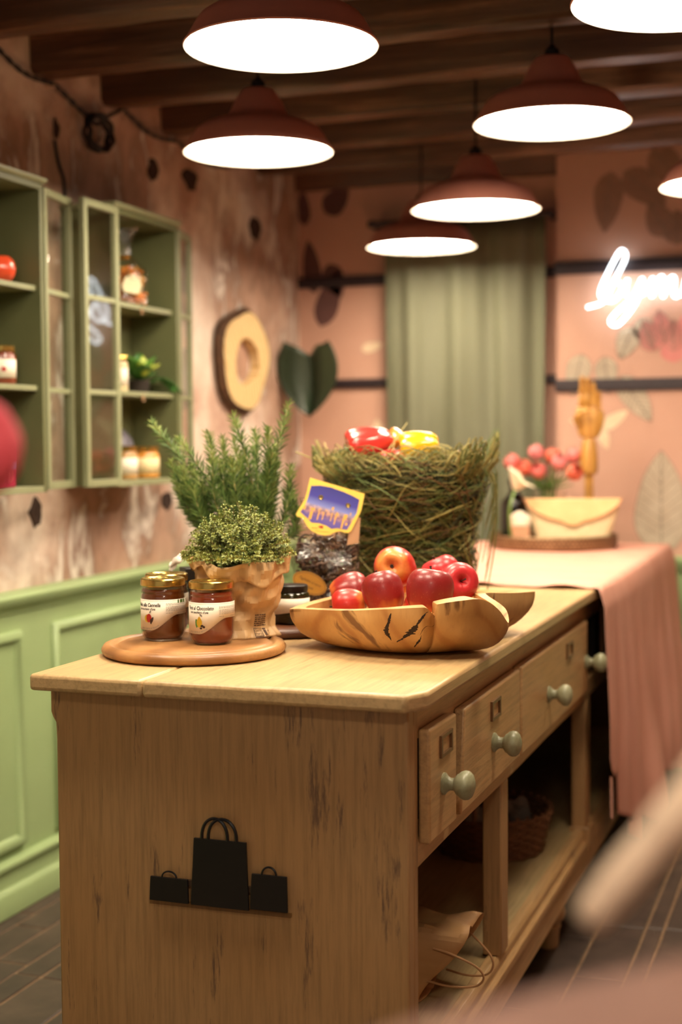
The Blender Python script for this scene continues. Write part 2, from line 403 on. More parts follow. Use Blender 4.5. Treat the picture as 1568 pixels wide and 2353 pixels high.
# ---- ceiling boards and rough beams
ce = struct(MB().box((-1.95, -1.6, ZC), (1.7, YB+.1, ZC+.05)).build('ceiling', simple('ceiling_boards', hx('3E281C'), .7, c2=hx('2A1A12'), scale=4, stretch=(.5, 8, 1), bump=.3), smooth=False))
for k in range(-11, 6):
    yb = 2.985+0.345*k; th = .092+R.uniform(-.01, .012); zb = 1.980+R.uniform(-.006, .006); n = 40
    prof = [(0, ZC), (0.004, zb+.012), (.014, zb), (th-.012, zb+.002), (th, zb+.014), (th, ZC)]
    def PB(i, j, prof=prof, yb=yb, k=k):
        x = XL-.05+(1.66-XL)*i/n; py, pz = prof[j]
        return (x, yb+py+.010*nz3(x*1.3, k*3.1, j*.3)+.005*nz3(x*9, k*2, j*1.7), pz+(.010*nz3(x*1.1, 7+k*2.3, 0)+.004*nz3(x*11, k, j*2.1) if pz < ZC else 0))
    MB().grid(PB, n, 5).build('beam', M_beam, ce, angle=50)

# ---- painted mural on the back panel: flat print, a hair proud of the wall
M_leafprint = simple('mural_leaf_grey', hx('C9BBA4'), .6, c2=hx('B5A48E'), scale=25)
M_leafdark = simple('mural_leaf_umber', hx('A8806A'), .6, c2=hx('94705C'), scale=25)
M_leafline = simple('mural_line', hx('8A7868'), .6)
M_cream = simple('mural_cream', hx('EED8B8'), .6, c2=hx('E4CCAA'), scale=25)
M_rose = simple('mural_rose', hx('DE9088'), .6, c2=hx('D27E78'), scale=14)
M_plum = simple('mural_plum', hx('6E4A44'), .6, c2=hx('5C3E3A'), scale=10)  # plum print colour of the dark mural leaves
def painted_leaf(b, t, wd, yf, par, mt, veins=True, bend=0.0):
    b = Vector((b[0], b[1])); t = Vector((t[0], t[1])); ax = t-b; L = ax.length; ax.normalize(); pn = Vector((-ax.y, ax.x)); mb = MB(); n = 12
    Lp = []; Rp = []; mid = []
    for i in range(n+1):
        q = i/n; h = wd*0.5*math.sin(PI*q**0.75)**0.85*(1+.05*math.sin(9*q)); c = b+ax*(L*q)+pn*(bend*math.sin(PI*q))
        Lp.append(c+pn*h); Rp.append(c-pn*h); mid.append(c)
    vs = [(p.x, yf-.0012, p.y) for p in Lp]+[(p.x, yf-.0012, p.y) for p in mid]+[(p.x, yf-.0012, p.y) for p in Rp]; N = n+1
    fs = []
    for i in range(n): fs += [(i, i+1, N+i+1, N+i), (N+i, N+i+1, 2*N+i+1, 2*N+i)]
    mb.add(vs, fs, 0)
    if veins:
        def line(p, q, w_):
            d = (q-p).normalized(); e = Vector((-d.y, d.x))*w_
            mb.add([(z.x, yf-.002, z.y) for z in (p-e, q-e, q+e, p+e)], [(0, 1, 2, 3)], 1)
        for i in range(n): line(mid[i], mid[i+1], .0016)
        for i in range(2, n-1):
            for S in (Lp, Rp): line(mid[i], mid[i]*.1+S[min(i+2, n)]*.9, .0009)
        for S in (Lp, Rp):
            for i in range(n): line(S[i], S[i+1], .0011)
    return mb.build('painted_leaf' if mt in (M_leafprint, M_leafdark, M_plum) else 'painted_petal', [mt, M_leafline], par, smooth=False, recalc=False)
YM = 4.70
for b, t, wd, mt in [((-.733, 1.966), (-.754, 1.77), .095, M_leafdark), ((-.691, 1.963), (-.558, 1.849), .10, M_leafdark), ((-.60, 2.03), (-.50, 1.90), .10, M_leafdark),
        ((-.66, 1.46), (-.703, 1.356), .075, M_leafprint), ((-.640, 1.488), (-.598, 1.385), .07, M_leafprint), ((-.826, 1.375), (-.86, 1.24), .085, M_leafprint),
        ((-.753, 1.365), (-.738, 1.245), .075, M_leafprint), ((-.700, 1.300), (-.600, 1.150), .085, M_leafprint), ((-.566, .715), (-.568, 1.056), .175, M_leafprint), ((-.46, 1.05), (-.40, 1.20), .09, M_leafprint)]:
    painted_leaf(b, t, wd, YM, wp, mt)
for b, t, wd in [((-.774, 1.129), (-.868, 1.158), .035), ((-.765, 1.128), (-.675, 1.187), .045), ((-.766, 1.129), (-.742, 1.060), .04), ((-.781, 1.125), (-.835, 1.10), .035)]:
    painted_leaf(b, t, wd, YM, wp, M_cream, False)
for k, (dx, dz, a) in enumerate([(0, -.03, 0), (-.03, .01, 1.2), (.035, .01, -1.2), (-.015, .04, .5), (.02, .045, -.5), (0, .01, 0)]):
    b = Vector((-.530+dx, 1.415+dz)); painted_leaf((b.x-.055*math.sin(a)*.5, b.y-.045), (b.x+.07*math.sin(-a), b.y+.055), .085-.006*k, YM-.0004*k, wp, M_rose, k % 2 == 1)
for k, (dx, dz, a) in enumerate([(0, 0, 0), (-.03, .03, 1.0), (.035, .03, -1.0)]):
    b = Vector((-.52+dx, 1.77+dz)); painted_leaf((b.x, b.y-.05), (b.x-.07*math.sin(a), b.y+.06), .09, YM-.0004*k, wp, M_leafdark, True)
for b, t, wd in [((-1.826, 1.86), (-1.835, 1.99), .05), ((-1.75, 1.90), (-1.66, 1.985), .09), ((-1.79, 1.62), (-1.815, 1.81), .07), ((-1.77, 1.50), (-1.70, 1.70), .09), ((-1.74, 1.72), (-1.69, 1.60), .08)]:
    painted_leaf(b, t, wd, YB, wb, M_plum, False)
painted_leaf((-1.615, 1.415), (-1.535, 1.432), .035, YB, wb, M_cream, False)
painted_leaf((-1.545, 1.02), (-1.56, 1.17), .07, YB, wb, M_cream, False)

# ================================================================== COUNTER
XR, Y0, Y1, ZT = -0.522, 1.780, 4.53, 0.76
ct = thing('kitchen_counter', 'long beige distressed wooden counter with drawers, open shelf and worn paint', 'counter', (0, 0, 0))
def slab(pts, z0, z1, name, mt, bev):
    return MB().prism(pts, z0, z1, 'z').build(name, mt, ct, bevel=bev, segs=3, angle=45)
def wob(a, b, n, amp, s):
    return [(a[0]+(b[0]-a[0])*i/n, a[1]+(b[1]-a[1])*i/n+amp*nz3(i*.9, s, .3)) for i in range(n+1)]
left = wob((-1.125, Y0+.002), (-.9395, Y0), 6, .003, 1)
slab(left+[(-.9395, Y1), (-1.125, Y1)], ZT-.025, ZT, 'top_board', M_paint_top, .006)
right = wob((-.9385, Y0), (-.546, Y0-.001), 12, .0035, 4)
redge = [(XR-.004+.003*nz3(i*.7, 9, 0), Y0+.036+(Y1-Y0-.036)*i/16) for i in range(17)]
slab(right+redge+[(-.9385, Y1)], ZT-.025, ZT, 'top_board', M_paint_top, .006)
# end panels; the near one has a shaped left edge below the moulding
XPL, XPR = -1.103, -0.553
pane = [(XPR, 0), (XPR, ZT-.026), (XPL-.004, ZT-.026), (XPL-.004, .700), (XPL-.001, .692), (XPL+.004, .684), (XPL+.005, .66), (XPL+.005, 0)]
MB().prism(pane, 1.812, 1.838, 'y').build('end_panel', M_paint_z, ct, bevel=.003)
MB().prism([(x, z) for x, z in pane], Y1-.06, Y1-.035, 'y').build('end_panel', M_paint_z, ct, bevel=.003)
MB().box((XPL+.006, 1.838, .095), (XPL+.022, Y1-.06, ZT-.026)).build('back_panel', M_paint_y, ct, smooth=False)
XF = XPR
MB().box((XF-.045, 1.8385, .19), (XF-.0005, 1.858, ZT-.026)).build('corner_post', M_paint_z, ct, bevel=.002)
MB().box((XF-.03, 1.8585, .684), (XF-.002, Y1-.0605, ZT-.026)).build('top_rail', M_paint_y, ct, bevel=.002)
def wavy_rail(x0, x1, y0, y1, z0, z1, name, s):
    n = 40
    def P(i, j):
        y = y0+(y1-y0)*i/n; px, pz = [(x0, z1), (x1, z1), (x1, z0), (x0, z0), (x0, z1)][j]
        return (px, y, pz+(0.0035*nz3(y*2.2, s, 0) if pz == z0 else 0))
    return MB().grid(P, n, 4).build(name, M_paint_y, ct, bevel=.002)
wavy_rail(XF-.03, XF-.002, 1.8585, Y1-.0605, .503, .545, 'drawer_rail', 3)
MB().box((XF-.40, 1.8585, .503), (XF-.0305, Y1-.0605, .512)).build('drawer_bottom', M_dark, ct, smooth=False)
MB().box((XF-.40, 1.8585, .5125), (XF-.392, Y1-.0605, .725)).build('drawer_back', M_dark, ct, smooth=False)
for y in (2.4445, 3.136, 3.390):
    MB().box((XF-.035, y-.006, .5455), (XF-.012, y+.006, .6835)).build('divider', M_dark, ct, smooth=False)
# open shelf, bottom rails, posts and turned feet
MB().box((XPL+.0225, 1.8385, .172), (XF-.028, Y1-.0605, .192)).build('shelf', M_shelf, ct, smooth=False, bevel=.002)
mb = MB().prism([(XF-.028, .098), (XF-.004, .098), (XF-.004, .150), (XF+.002, .156), (XF+.002, .170), (XF-.006, .177), (XF-.006, .190), (XF-.012, .198), (XF-.028, .198)], 1.8385, Y1-.0605, 'y')
mb.build('shelf_rail', M_paint_y, ct, bevel=.0015)
for y, x in ((2.368, XF-.036), (3.215, XF-.036), (3.95, XF-.036)):
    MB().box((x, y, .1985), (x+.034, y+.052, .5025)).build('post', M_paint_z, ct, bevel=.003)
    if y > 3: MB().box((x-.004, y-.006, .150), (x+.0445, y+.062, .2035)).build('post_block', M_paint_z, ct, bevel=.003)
foot = [(0, 0), (.021, 0), (.024, .004), (.026, .040), (.029, .046), (.029, .050), (.025, .053), (.036, .064), (.040, .078), (.036, .092), (.028, .0975), (0, .0975)]
for x, y in ((XF-.045, 2.985), (XF-.045, 4.30), (-1.05, 2.985), (-1.05, 4.30)):
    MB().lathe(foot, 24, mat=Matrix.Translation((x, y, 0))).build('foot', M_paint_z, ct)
# drawers: proud lipped fronts, hanging a little unevenly
knobp = [(0, 0), (.0185, 0), (.0185, .004), (.014, .008), (.0105, .014), (.0105, .022), (.015, .026), (.0175, .028), (.0185, .031), (.0225, .036), (.0245, .043), (.0235, .051), (.019, .057), (.011, .061), (0, .062)]
def drawer(y0, y1, z0, z1, knobs, hy, tilt=0.0, out=.016, skew=0.0):
    mb = MB()
    mb.prism([(y0, z0), (y1, z0+tilt), (y1, z1+tilt), (y0+skew, z1)], XF-.0015, XF+out, 'x')
    d = mb.build('drawer', M_paint_y, ct, bevel=.004, segs=3)
    for ky in knobs:
        q = MB().lathe([(r_*.86, z_*.74) for r_, z_ in knobp], 24, mat=Matrix.Translation((XF+out, ky, (z0+z1)/2-.010)) @ Matrix.Rotation(PI/2, 4, 'Y')).build('knob', M_knob, d)
    if hy:
        hz = z1-.034; w_, h_ = .030, .016; mb = MB(); x = XF+out
        for a, b in (((hy-w_, hz-h_), (hy+w_, hz-h_+.005)), ((hy-w_, hz+h_-.005), (hy+w_, hz+h_)), ((hy-w_, hz-h_+.005), (hy-w_+.006, hz+h_-.005)), ((hy+w_-.006, hz-h_+.005), (hy+w_, hz+h_-.005))):
            mb.box((x-.001, a[0], a[1]), (x+.004, b[0], b[1]))
        mb.build('label_holder', M_holder, d, smooth=False)
    return d
drawer(1.862, 2.004, .537, .698, [1.930], 1.940, -.002)
drawer(2.030, 2.437, .536, .692, [2.236], 2.245, .001, skew=.024)
drawer(2.452, 3.128, .535, .694, [2.690, 3.105], 2.905)
drawer(3.400, 4.30, .535, .694, [], None, out=.006)
# black acrylic sign of three shopping bags, stood off the end panel
sg = thing('shopping_bag_sign', 'black sign of three shopping bag silhouettes on the counter end', 'sign', (-.835, 1.812, .436))
def sx(p): return (p[0]+.835, p[1]-.436)
YS0, YS1 = -.011, -.007
MB().prism([sx(p) for p in ((-.944, .430), (-.724, .432), (-.724, .4375), (-.944, .4375))], -.0065, -.001, 'y').build('backing_strip', glassy('acrylic_clear', (.8, .75, .68)), sg, smooth=False)
MB().prism([sx(p) for p in ((-.90, .462), (-.75, .462), (-.75, .470), (-.90, .470))], -.0065, -.001, 'y').build('backing_strip', MC.get('sign_back') or simple('sign_back', hx('4A3626'), .4), sg, smooth=False)
for poly in ([(-.942, .437), (-.880, .437), (-.881, .472), (-.940, .472)], [(-.876, .437), (-.786, .437), (-.789, .534), (-.870, .534)], [(-.784, .440), (-.727, .440), (-.728, .491), (-.781, .491)]):
    MB().prism([sx(p) for p in poly], YS0, YS1, 'y').build('bag_silhouette', M_black, sg, smooth=False, bevel=.0006)
def arch(x0, x1, z, h, r, pw=1.0):
    pts = []
    for i in range(17):
        a = PI*i/16; pts.append((((x0+x1)/2-math.cos(a)*(x1-x0)/2)+.835, -.009, z-.436+h*math.sin(a)**pw))
    MB().tube(pts, r, 6).build('handle_silhouette', M_black, sg)
arch(-.858, -.818, .533, .031, .0024, .8); arch(-.848, -.804, .533, .031, .0024, .8); arch(-.922, -.899, .472, .009, .0013); arch(-.766, -.744, .490, .012, .0016)

# ================================================================== PENDANT LAMPS
M_lampglow = emit('lamp_glow', LAMP_COLOR, LAMP_POWER)
shade_o = [(.170, .000), (.1715, .003), (.165, .012), (.158, .024), (.150, .038), (.141, .050), (.128, .058), (.110, .066), (.092, .071), (.078, .077), (.069, .084), (.063, .094), (.056, .110), (.047, .126), (.040, .136), (.036, .141), (.010, .143), (0, .143)]
shade_i = [(.170, .000), (.1645, .006), (.158, .014), (.152, .024), (.144, .037), (.134, .048), (.118, .056), (.0, .062)]
M_lampcord = M_cord
def lamp(loc, label, rot=0.0, first=[None]):
    t = thing('pendant_lamp', label, 'lamp', loc, rot, 'terracotta pendant lamps over the counter')
    if first[0] is None:
        first[0] = [MB().lathe(shade_o, 64).build('shade', M_terra, t, angle=60), MB().lathe(shade_i, 64).build('reflector', M_white, t, angle=60),
                    MB().lathe([(0, .010), (.149, .010), (.150, .011), (.150, .0125), (0, .0125)], 64).build('diffuser', M_lampglow, t),
                    MB().lathe([(0, .142), (.016, .142), (.016, .158), (.009, .164), (.004, .170), (0, .170)], 20).build('cord_grip', M_cord, t)]
    else:
        for p in first[0]:
            q = p.copy(); C.objects.link(q); q.parent = t
    hgt = ZC-loc[2]
    if hgt > .19: MB().tube([(0, 0, .166), (0, 0, hgt)], .0032, 8).build('cord', M_cord, t)
    return t
lamp((-.938, 2.331, 1.784), 'nearest terracotta pendant lamp, largest disc at the top left of centre')
lamp((-1.268, 3.008, 1.752), 'terracotta pendant lamp in front of the plaster wall, left of the counter')
lamp((-.611, 3.092, 1.781), 'terracotta pendant lamp on a long black cord, right of centre')
lamp((-.931, 3.683, 1.702), 'terracotta pendant lamp directly above the curtain and another lamp')
lamp((-1.257, 4.283, 1.696), 'farthest terracotta pendant lamp, lowest of the row before the curtain')
lamp((-.254, 2.315, 1.784), 'terracotta pendant lamp cut off by the top right corner')
lamp((-.277, 3.646, 1.717), 'terracotta pendant lamp at the right edge beside the painted leaves')
lamp((-1.27, 1.66, 1.784), 'terracotta pendant lamp out of view above the near left corner of the counter')
lamp((.07, .32, 1.784), 'added unseen terracotta pendant lamp above the plinth, brightening the foreground stalk')  # unseen lamp added to brighten the stalk near the camera
lamp((-.61, 1.66, 1.784), 'terracotta pendant lamp out of view above the near right corner of the counter')

# ================================================================== ON THE COUNTER: boards
bd = thing('serving_board', 'round light wooden board with a juice groove near the counter end', 'board', (-.980, 2.040, ZT))
def rim_board(parent, r, h, mt):
    prof = [(0, 0), (r-.010, 0), (r-.003, .003), (r, .008), (r, h-.008), (r-.004, h-.002), (r-.011, h), (r-.016, h-.001), (r-.019, h-.004), (r-.023, h-.0045), (r-.027, h-.002), (r-.030, h-.0006), (0, h-.0006)]
    return MB().lathe(prof, 96).build('disc', mt, parent, angle=50)
rim_board(bd, .147, .019, M_board)
bd2 = thing('serving_board', 'dark brown round wooden board half hidden behind the paper-wrapped thyme', 'board', (-.965, 2.347, ZT), .4)
rim_board(bd2, .152, .018, M_board2)
ZB = ZT+.0186

# ---- jars of jam
M_jam1 = simple('apple_jam', hx('68340F'), .25, c2=hx('582C10'), scale=24, coat=.4, sss=.0)
M_jam2 = simple('pear_chocolate_jam', hx('82381A'), .25, c2=hx('743014'), scale=24, coat=.4)
M_jarglass = glassy('jar_glass', (.99, .98, .96))
M_red = simple('print_red', hx('B8281C'), .5); M_yel = simple('print_yellow', hx('D8AC28'), .5); M_grn = simple('print_green', hx('5E8A3C'), .5); M_brn = simple('print_brown', hx('3A2418'), .5)
JP = [(0, 0), (.024, 0), (.028, .002), (.0315, .007), (.0333, .014), (.0333, .0625), (.0326, .066), (.0318, .0675), (.0326, .0695), (.0327, .072), (.0315, .0745), (.0295, .077), (.0295, .086), (0, .086)]
LIDP = [(0, .0785), (.0325, .0785), (.0334, .0795), (.0334, .0860), (.0328, .0880), (.0312, .0892), (.0280, .0892), (.0262, .0880), (.0245, .0878), (0, .0878)]
def wrap(vs, r, s0, z0):
    out = []
    for x, y in vs:
        a = (s0+x)/r; out.append((r*math.sin(a), -r*math.cos(a), z0+y))
    return out
def zlow(s): return .0165+.0225*smooth01(-.020, .024, s)
def jar(loc, rz, label, jam, title=None, sub=None, pic=None, greentag=False, s_end=0.0, foot=None):
    t = thing('jam_jar', label, 'jar', loc, rz, 'small jam jars with gold lids on the round board'); t.scale = (1.08, 1.08, 1.12)
    MB().lathe([(max(0, r-.0016), max(.003, z*.985+.001)) for r, z in JP[:11]]+[(0, .0735)], 48).build('jam', jam, t, angle=60)
    MB().lathe(JP, 48).build('glass', M_jarglass, t, angle=60)
    lid = MB().lathe(LIDP, 56).build('lid', M_gold, t, angle=30)
    MB().lathe([(0, .08785), (.017, .08785), (.0175, .0884), (.0165, .0884), (.016, .0879)], 32).build('safety_button', M_gold, lid)
    r = .03345; n = 60; smx = .0550
    def PL(i, j):
        s = -smx+2*smx*i/n; z = zlow(s)*(1-j)+.0605*j; a = s/r; return (r*math.sin(a), -r*math.cos(a), z)
    lb = MB().grid(PL, n, 1).build('label', M_paper, t, recalc=False, solid=.0002)
    r2 = r+.00032
    if title:
        for txt, sz, z in ((title, .0072, .0505), (sub, .0046, .0455)):
            vs, fs, wd = text2d(txt, sz, .22, .022); k = (.84 if txt == title else .9)
            vs = [(x*k, y) for x, y in vs]
            MB().add(wrap(vs, r2, s_end-wd*k-(0 if txt == title else .008), z), fs).build('lettering', M_ink, lb, smooth=False, recalc=False)
        rows = MB(); rr = random.Random(len(title))
        for k, z in enumerate((.0545, .0528, .0500, .0480, .0462, .0444, .0412)):
            s = s_end+.008
            while s < .046:
                L = rr.uniform(.0015, .004)
                if k == 6 and .016 < s-s_end < .026: s += .004; continue
                q = [(0, 0), (L, 0), (L, .00055), (0, .00055)]; rows.add(wrap(q, r2, s, z), [(0, 1, 2, 3)]); s += L+.0008
        rows.build('fine_print', M_grey_ink, lb, smooth=False, recalc=False)
        if greentag:
            rows = MB(); rows.add(wrap([(0, 0), (.008, 0), (.016, 0), (.026, 0), (.026, .0048), (.016, .0048), (.008, .0048), (0, .0048)], r2, s_end+.027, .0552), [(0, 1, 6, 7), (1, 2, 5, 6), (2, 3, 4, 5)])
            rows.build('green_tag', M_grn, lb, smooth=False, recalc=False)
        if foot:
            vs, fs, wd = text2d(foot, .0034, .2); mb = MB(); s0 = -.0395
            vv = []
            for x, y in vs:
                s = s0+x*.95; vv += wrap([(0, y)], r2, s, zlow(s)+.0022)
            mb.add(vv, fs).build('footline', M_grey_ink, lb, smooth=False, recalc=False)
        ln = MB()
        for off, zz in ((.0011, 0), (0, 1)):
            for i in range(50):
                a = -.05+.1*i/50; b = -.05+.1*(i+1)/50
                za, zb_ = (zlow(a)+.0011, zlow(b)+.0011) if zz == 0 else (.0588, .0588)
                ln.add(wrap([(a, za), (b, zb_), (b, zb_+.00025), (a, za+.00025)], r2, 0, 0), [(0, 1, 2, 3)])
        ln.build('border_line', M_grey_ink, lb, smooth=False, recalc=False)
        def blob(cx, cz, rx, rz_, mt, name, a0=0, off=0, fn=None):
            n_ = 20; vs = [(0, 0)]+[((rx*math.cos(2*PI*i/n_))*(fn(math.sin(2*PI*i/n_)) if fn else 1), rz_*math.sin(2*PI*i/n_)) for i in range(n_)]
            ca, sa = math.cos(a0), math.sin(a0); vs = [(x*ca-y*sa, x*sa+y*ca) for x, y in vs]
            MB().add(wrap([(x+cx, y+cz) for x, y in vs], r2+off, s_end, 0), [(0, 1+i, 1+(i+1) % n_) for i in range(n_)]).build(name, mt, lb, smooth=False, recalc=False)
        if pic == 'apple':
            blob(-.0225, .0335, .0052, .0056, M_yel, 'apple_half', 0, .0001); blob(-.0190, .0342, .0048, .0062, M_red, 'apple_drawing', 0, .0002)
            blob(-.0135, .0315, .0018, .0048, M_brn, 'cinnamon_drawing', -.4, .0003); blob(-.0155, .0295, .0015, .004, M_brn, 'cinnamon_drawing', .1, .0003)
            blob(-.0165, .0432, .0022, .0012, M_grey_ink, 'leaf_drawing', .8, .0001)
        elif pic == 'pear':
            blob(-.0272, .0315, .0022, .0062, M_grn, 'pear_slice', .1, .0001)
            blob(-.0222, .0338, .0042, .0078, M_yel, 'pear_drawing', 0, .0002, lambda q: 1.12-.75*max(0, q)**1.2)
            blob(-.0180, .0282, .0024, .0016, M_brn, 'bean_drawing', .3, .0003); blob(-.0150, .0268, .0022, .0017, M_brn, 'bean_drawing', -.3, .0003); blob(-.0195, .0248, .0020, .0013, M_brn, 'bean_drawing', 0, .0003)
            blob(-.0195, .0432, .0026, .0012, M_grey_ink, 'leaf_drawing', -.6, .0001)
    return t
def face(x, y): return math.atan2(y, x)-PI/2+PI   # local -Y turned to the camera side
def toward(x, y): return math.atan2(-x, y)        # rotation so that local -Y points at the origin
jar((-1.038, 2.047, ZB), toward(-1.038, 2.047), 'left front jam jar with gold lid, label reading alla Cannella', M_jam1, 'Mela alla Cannella', "con zucchero d'uva", 'apple', True, -.004, 'Isole e Laguna di Venezia')
jar((-.944, 2.030, ZB), toward(-.944, 2.030), 'right front jam jar with gold lid, label reading al Cioccolato', M_jam2, 'Pera al Cioccolato', "con zucchero d'uva", 'pear', False, .003, 'Isole e Laguna di Venezia')
jar((-1.068, 2.120, ZB), toward(-1.068, 2.120), 'jam jar hidden behind the Cannella jar, only its gold lid showing', M_jam1)

# ---- thyme in a crumpled kraft paper bag
M_kraft = simple('kraft_paper', hx('D0AA78'), .5, c2=hx('C09A68'), scale=50, stretch=(1, 1, .15), bump=.05)
def crumple(p, seeds, amp):
    d = 0
    for n_, off, per, k in seeds:
        q = (p.dot(n_)+off)/per; q = q-math.floor(q); d += k*(abs(q-.5)*2-.5)
    return d*amp
rc = random.Random(21)
def seeds(n, lo, hi):
    out = []
    for i in range(n):
        v = Vector((rc.gauss(0, 1), rc.gauss(0, 1), rc.gauss(0, .8))).normalized(); per = rc.uniform(lo, hi); out.append((v, rc.random(), per, per/hi))
    return out
th = thing('thyme_plant', 'bushy green thyme in a crumpled brown paper bag on the round board', 'plant', (-.941, 2.136, ZB))
sd = seeds(5, .03, .075); sd2 = seeds(4, .014, .03)
nt_, nzv = 96, 44
def bag_r(a, z):
    base = .057+.0135*smooth01(.02, .115, z)-.006*math.exp(-((z-.045)/.02)**2)+.010*math.exp(-(z/.012)**2)
    return base*(1+.045*math.sin(2*a+.6)+.03*math.sin(3*a+2+z*20))
def bag_pt(a, z, extra=0.0):
    p = Vector((math.cos(a), math.sin(a), 0))*(bag_r(a, z)+extra); p.z = z
    d = crumple(p, sd, .0080)+crumple(p, sd2, .0034); n_ = Vector((math.cos(a), math.sin(a), 0)); return p+n_*d
def rimz(a): return .122+.006*math.sin(a*2+1.0)+.004*math.sin(5*a)
def PBag(i, j):
    a = 2*PI*i/nt_
    if j <= nzv: return bag_pt(a, rimz(a)*j/nzv)
    k = j-nzv
    if k <= 4:
        f = k/4; return bag_pt(a, rimz(a)+.004*math.sin(PI*f*.9), .006*(1-math.cos(PI*f))*.6)
    f = (k-4)/8; return bag_pt(a, rimz(a)-(.022+.010*math.sin(a*2+3)+.006*math.sin(7*a))*f, .0065+.0025*math.sin(6*a+f))
MB().grid(PBag, nt_, nzv+12).build('paper_bag', M_kraft, th, smooth=True, angle=14, solid=.0006)
MB().lathe([(0, .002), (.040, .002), (.046, .095), (.044, .100), (0, .098)], 24).build('pot', simple('nursery_pot', hx('3A2A20'), .7), th)
# printed recycling stamp low on the right side of the bag
stm = MB(); a0 = toward(-.941, 2.136)
def bagprint(u, z):   # u metres to the right of the bag's camera-facing line
    a = -PI/2+a0+u/.062; return bag_pt(a, z, .0020)
def printquad(u0, z0, u1, z1, nn=4):
    for k in range(nn):
        ua, ub = u0+(u1-u0)*k/nn, u0+(u1-u0)*(k+1)/nn
        stm.add([bagprint(ua, z0), bagprint(ub, z0), bagprint(ub, z1), bagprint(ua, z1)], [(0, 1, 2, 3)])
rr = random.Random(3)
for k in range(6):
    u = .027
    while u < .050:
        L = rr.uniform(.002, .006); printquad(u, .0365-.0034*k, min(.051, u+L), .0383-.0034*k, 1); u += L+.0008
for (a, b, c, d) in ((.026, .0035, .040, .0043), (.026, .0150, .040, .0158), (.026, .0043, .0268, .0150), (.0392, .0043, .040, .0150), (.026, .0012, .052, .0026), (.0435, .005, .0475, .0125), (.0425, .0135, .0485, .0155), (.0505, .006, .053, .008), (.0505, .010, .053, .012)): printquad(a, b, c, d)
for txt, z, sz in (('CARTA', .0103, .0046), ('PAP 21', .0055, .0042)):
    vs, fs, wd = text2d(txt, sz); k = .0115/wd
    stm.add([bagprint(.0273+x*k, z+y) for x, y in vs], fs)
stm.build('recycling_stamp', simple('bag_ink', hx('4A2E1C'), .7), th, smooth=False, recalc=False)
# thyme: wiry stems with pairs of tiny leaves
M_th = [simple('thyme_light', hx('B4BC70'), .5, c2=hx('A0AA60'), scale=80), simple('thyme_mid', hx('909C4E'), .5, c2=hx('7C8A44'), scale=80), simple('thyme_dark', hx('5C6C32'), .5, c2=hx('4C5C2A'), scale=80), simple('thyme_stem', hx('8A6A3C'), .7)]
def leaf(mb, p, d, up_, L, W, mi):
    d = d.normalized(); s = d.cross(up_)
    s = s.normalized() if s.length > 1e-5 else d.orthogonal().normalized()
    n_ = s.cross(d)
    mb.add([p, p+d*L*.5+s*W+n_*L*.08, p+d*L, p+d*L*.5-s*W+n_*L*.08, p+d*L*.5], [(0, 1, 4), (1, 2, 4), (2, 3, 4), (3, 0, 4)], mi)
fo = MB(); rt = random.Random(5)
def dome(u, v):   # direction -> point on the cushion
    return Vector((math.cos(u)*math.sin(v)*.094, math.sin(u)*math.sin(v)*.090, .118+math.cos(v)*.092))
for k in range(430):
    u = rt.uniform(0, 2*PI); v = math.acos(rt.uniform(-.12, 1)); tip = dome(u, v)*1.0
    tip = Vector((tip.x*rt.uniform(.72, 1.06), tip.y*rt.uniform(.72, 1.06), .118+(tip.z-.118)*rt.uniform(.74, 1.08)))
    root = Vector((tip.x*.30+rt.gauss(0, .008), tip.y*.30+rt.gauss(0, .008), .108)); midp = root.lerp(tip, .55)+Vector((rt.gauss(0, .006), rt.gauss(0, .006), .012))
    if tip.z < .128: tip.z = .126+rt.uniform(0, .012)
    pts = spline([root, midp, tip], 6); fo.tube(pts, .00055, 3, 3, cap=False)
    nL = len(pts)
    for i in range(3, nL):
        p = Vector(pts[i]); d0 = (Vector(pts[i])-Vector(pts[i-1])).normalized(); out = d0.orthogonal().normalized()
        for q in range(4 if i > 7 else 3):
            ang = q*PI/2+i*.8+rt.uniform(-.3, .3); s_ = Matrix.Rotation(ang, 3, d0) @ out
            dd = (s_+d0*rt.uniform(.3, .9)); hgt = i/nL
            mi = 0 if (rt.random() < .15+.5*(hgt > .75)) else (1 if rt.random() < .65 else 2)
            leaf(fo, p, dd, d0, rt.uniform(.0048, .0078), rt.uniform(.0013, .0021), mi)
    for q in range(5):
        ang = q*1.257; s_ = Matrix.Rotation(ang, 3, Vector((0, 0, 1))) @ Vector((1, 0, 0)); leaf(fo, Vector(tip), s_*.7+Vector((0, 0, .8)), Vector((0, 0, 1)), rt.uniform(.0045, .007), .0017, 0 if rt.random() < .7 else 1)
stuff(fo.build('foliage', M_th, th, smooth=False, recalc=False))

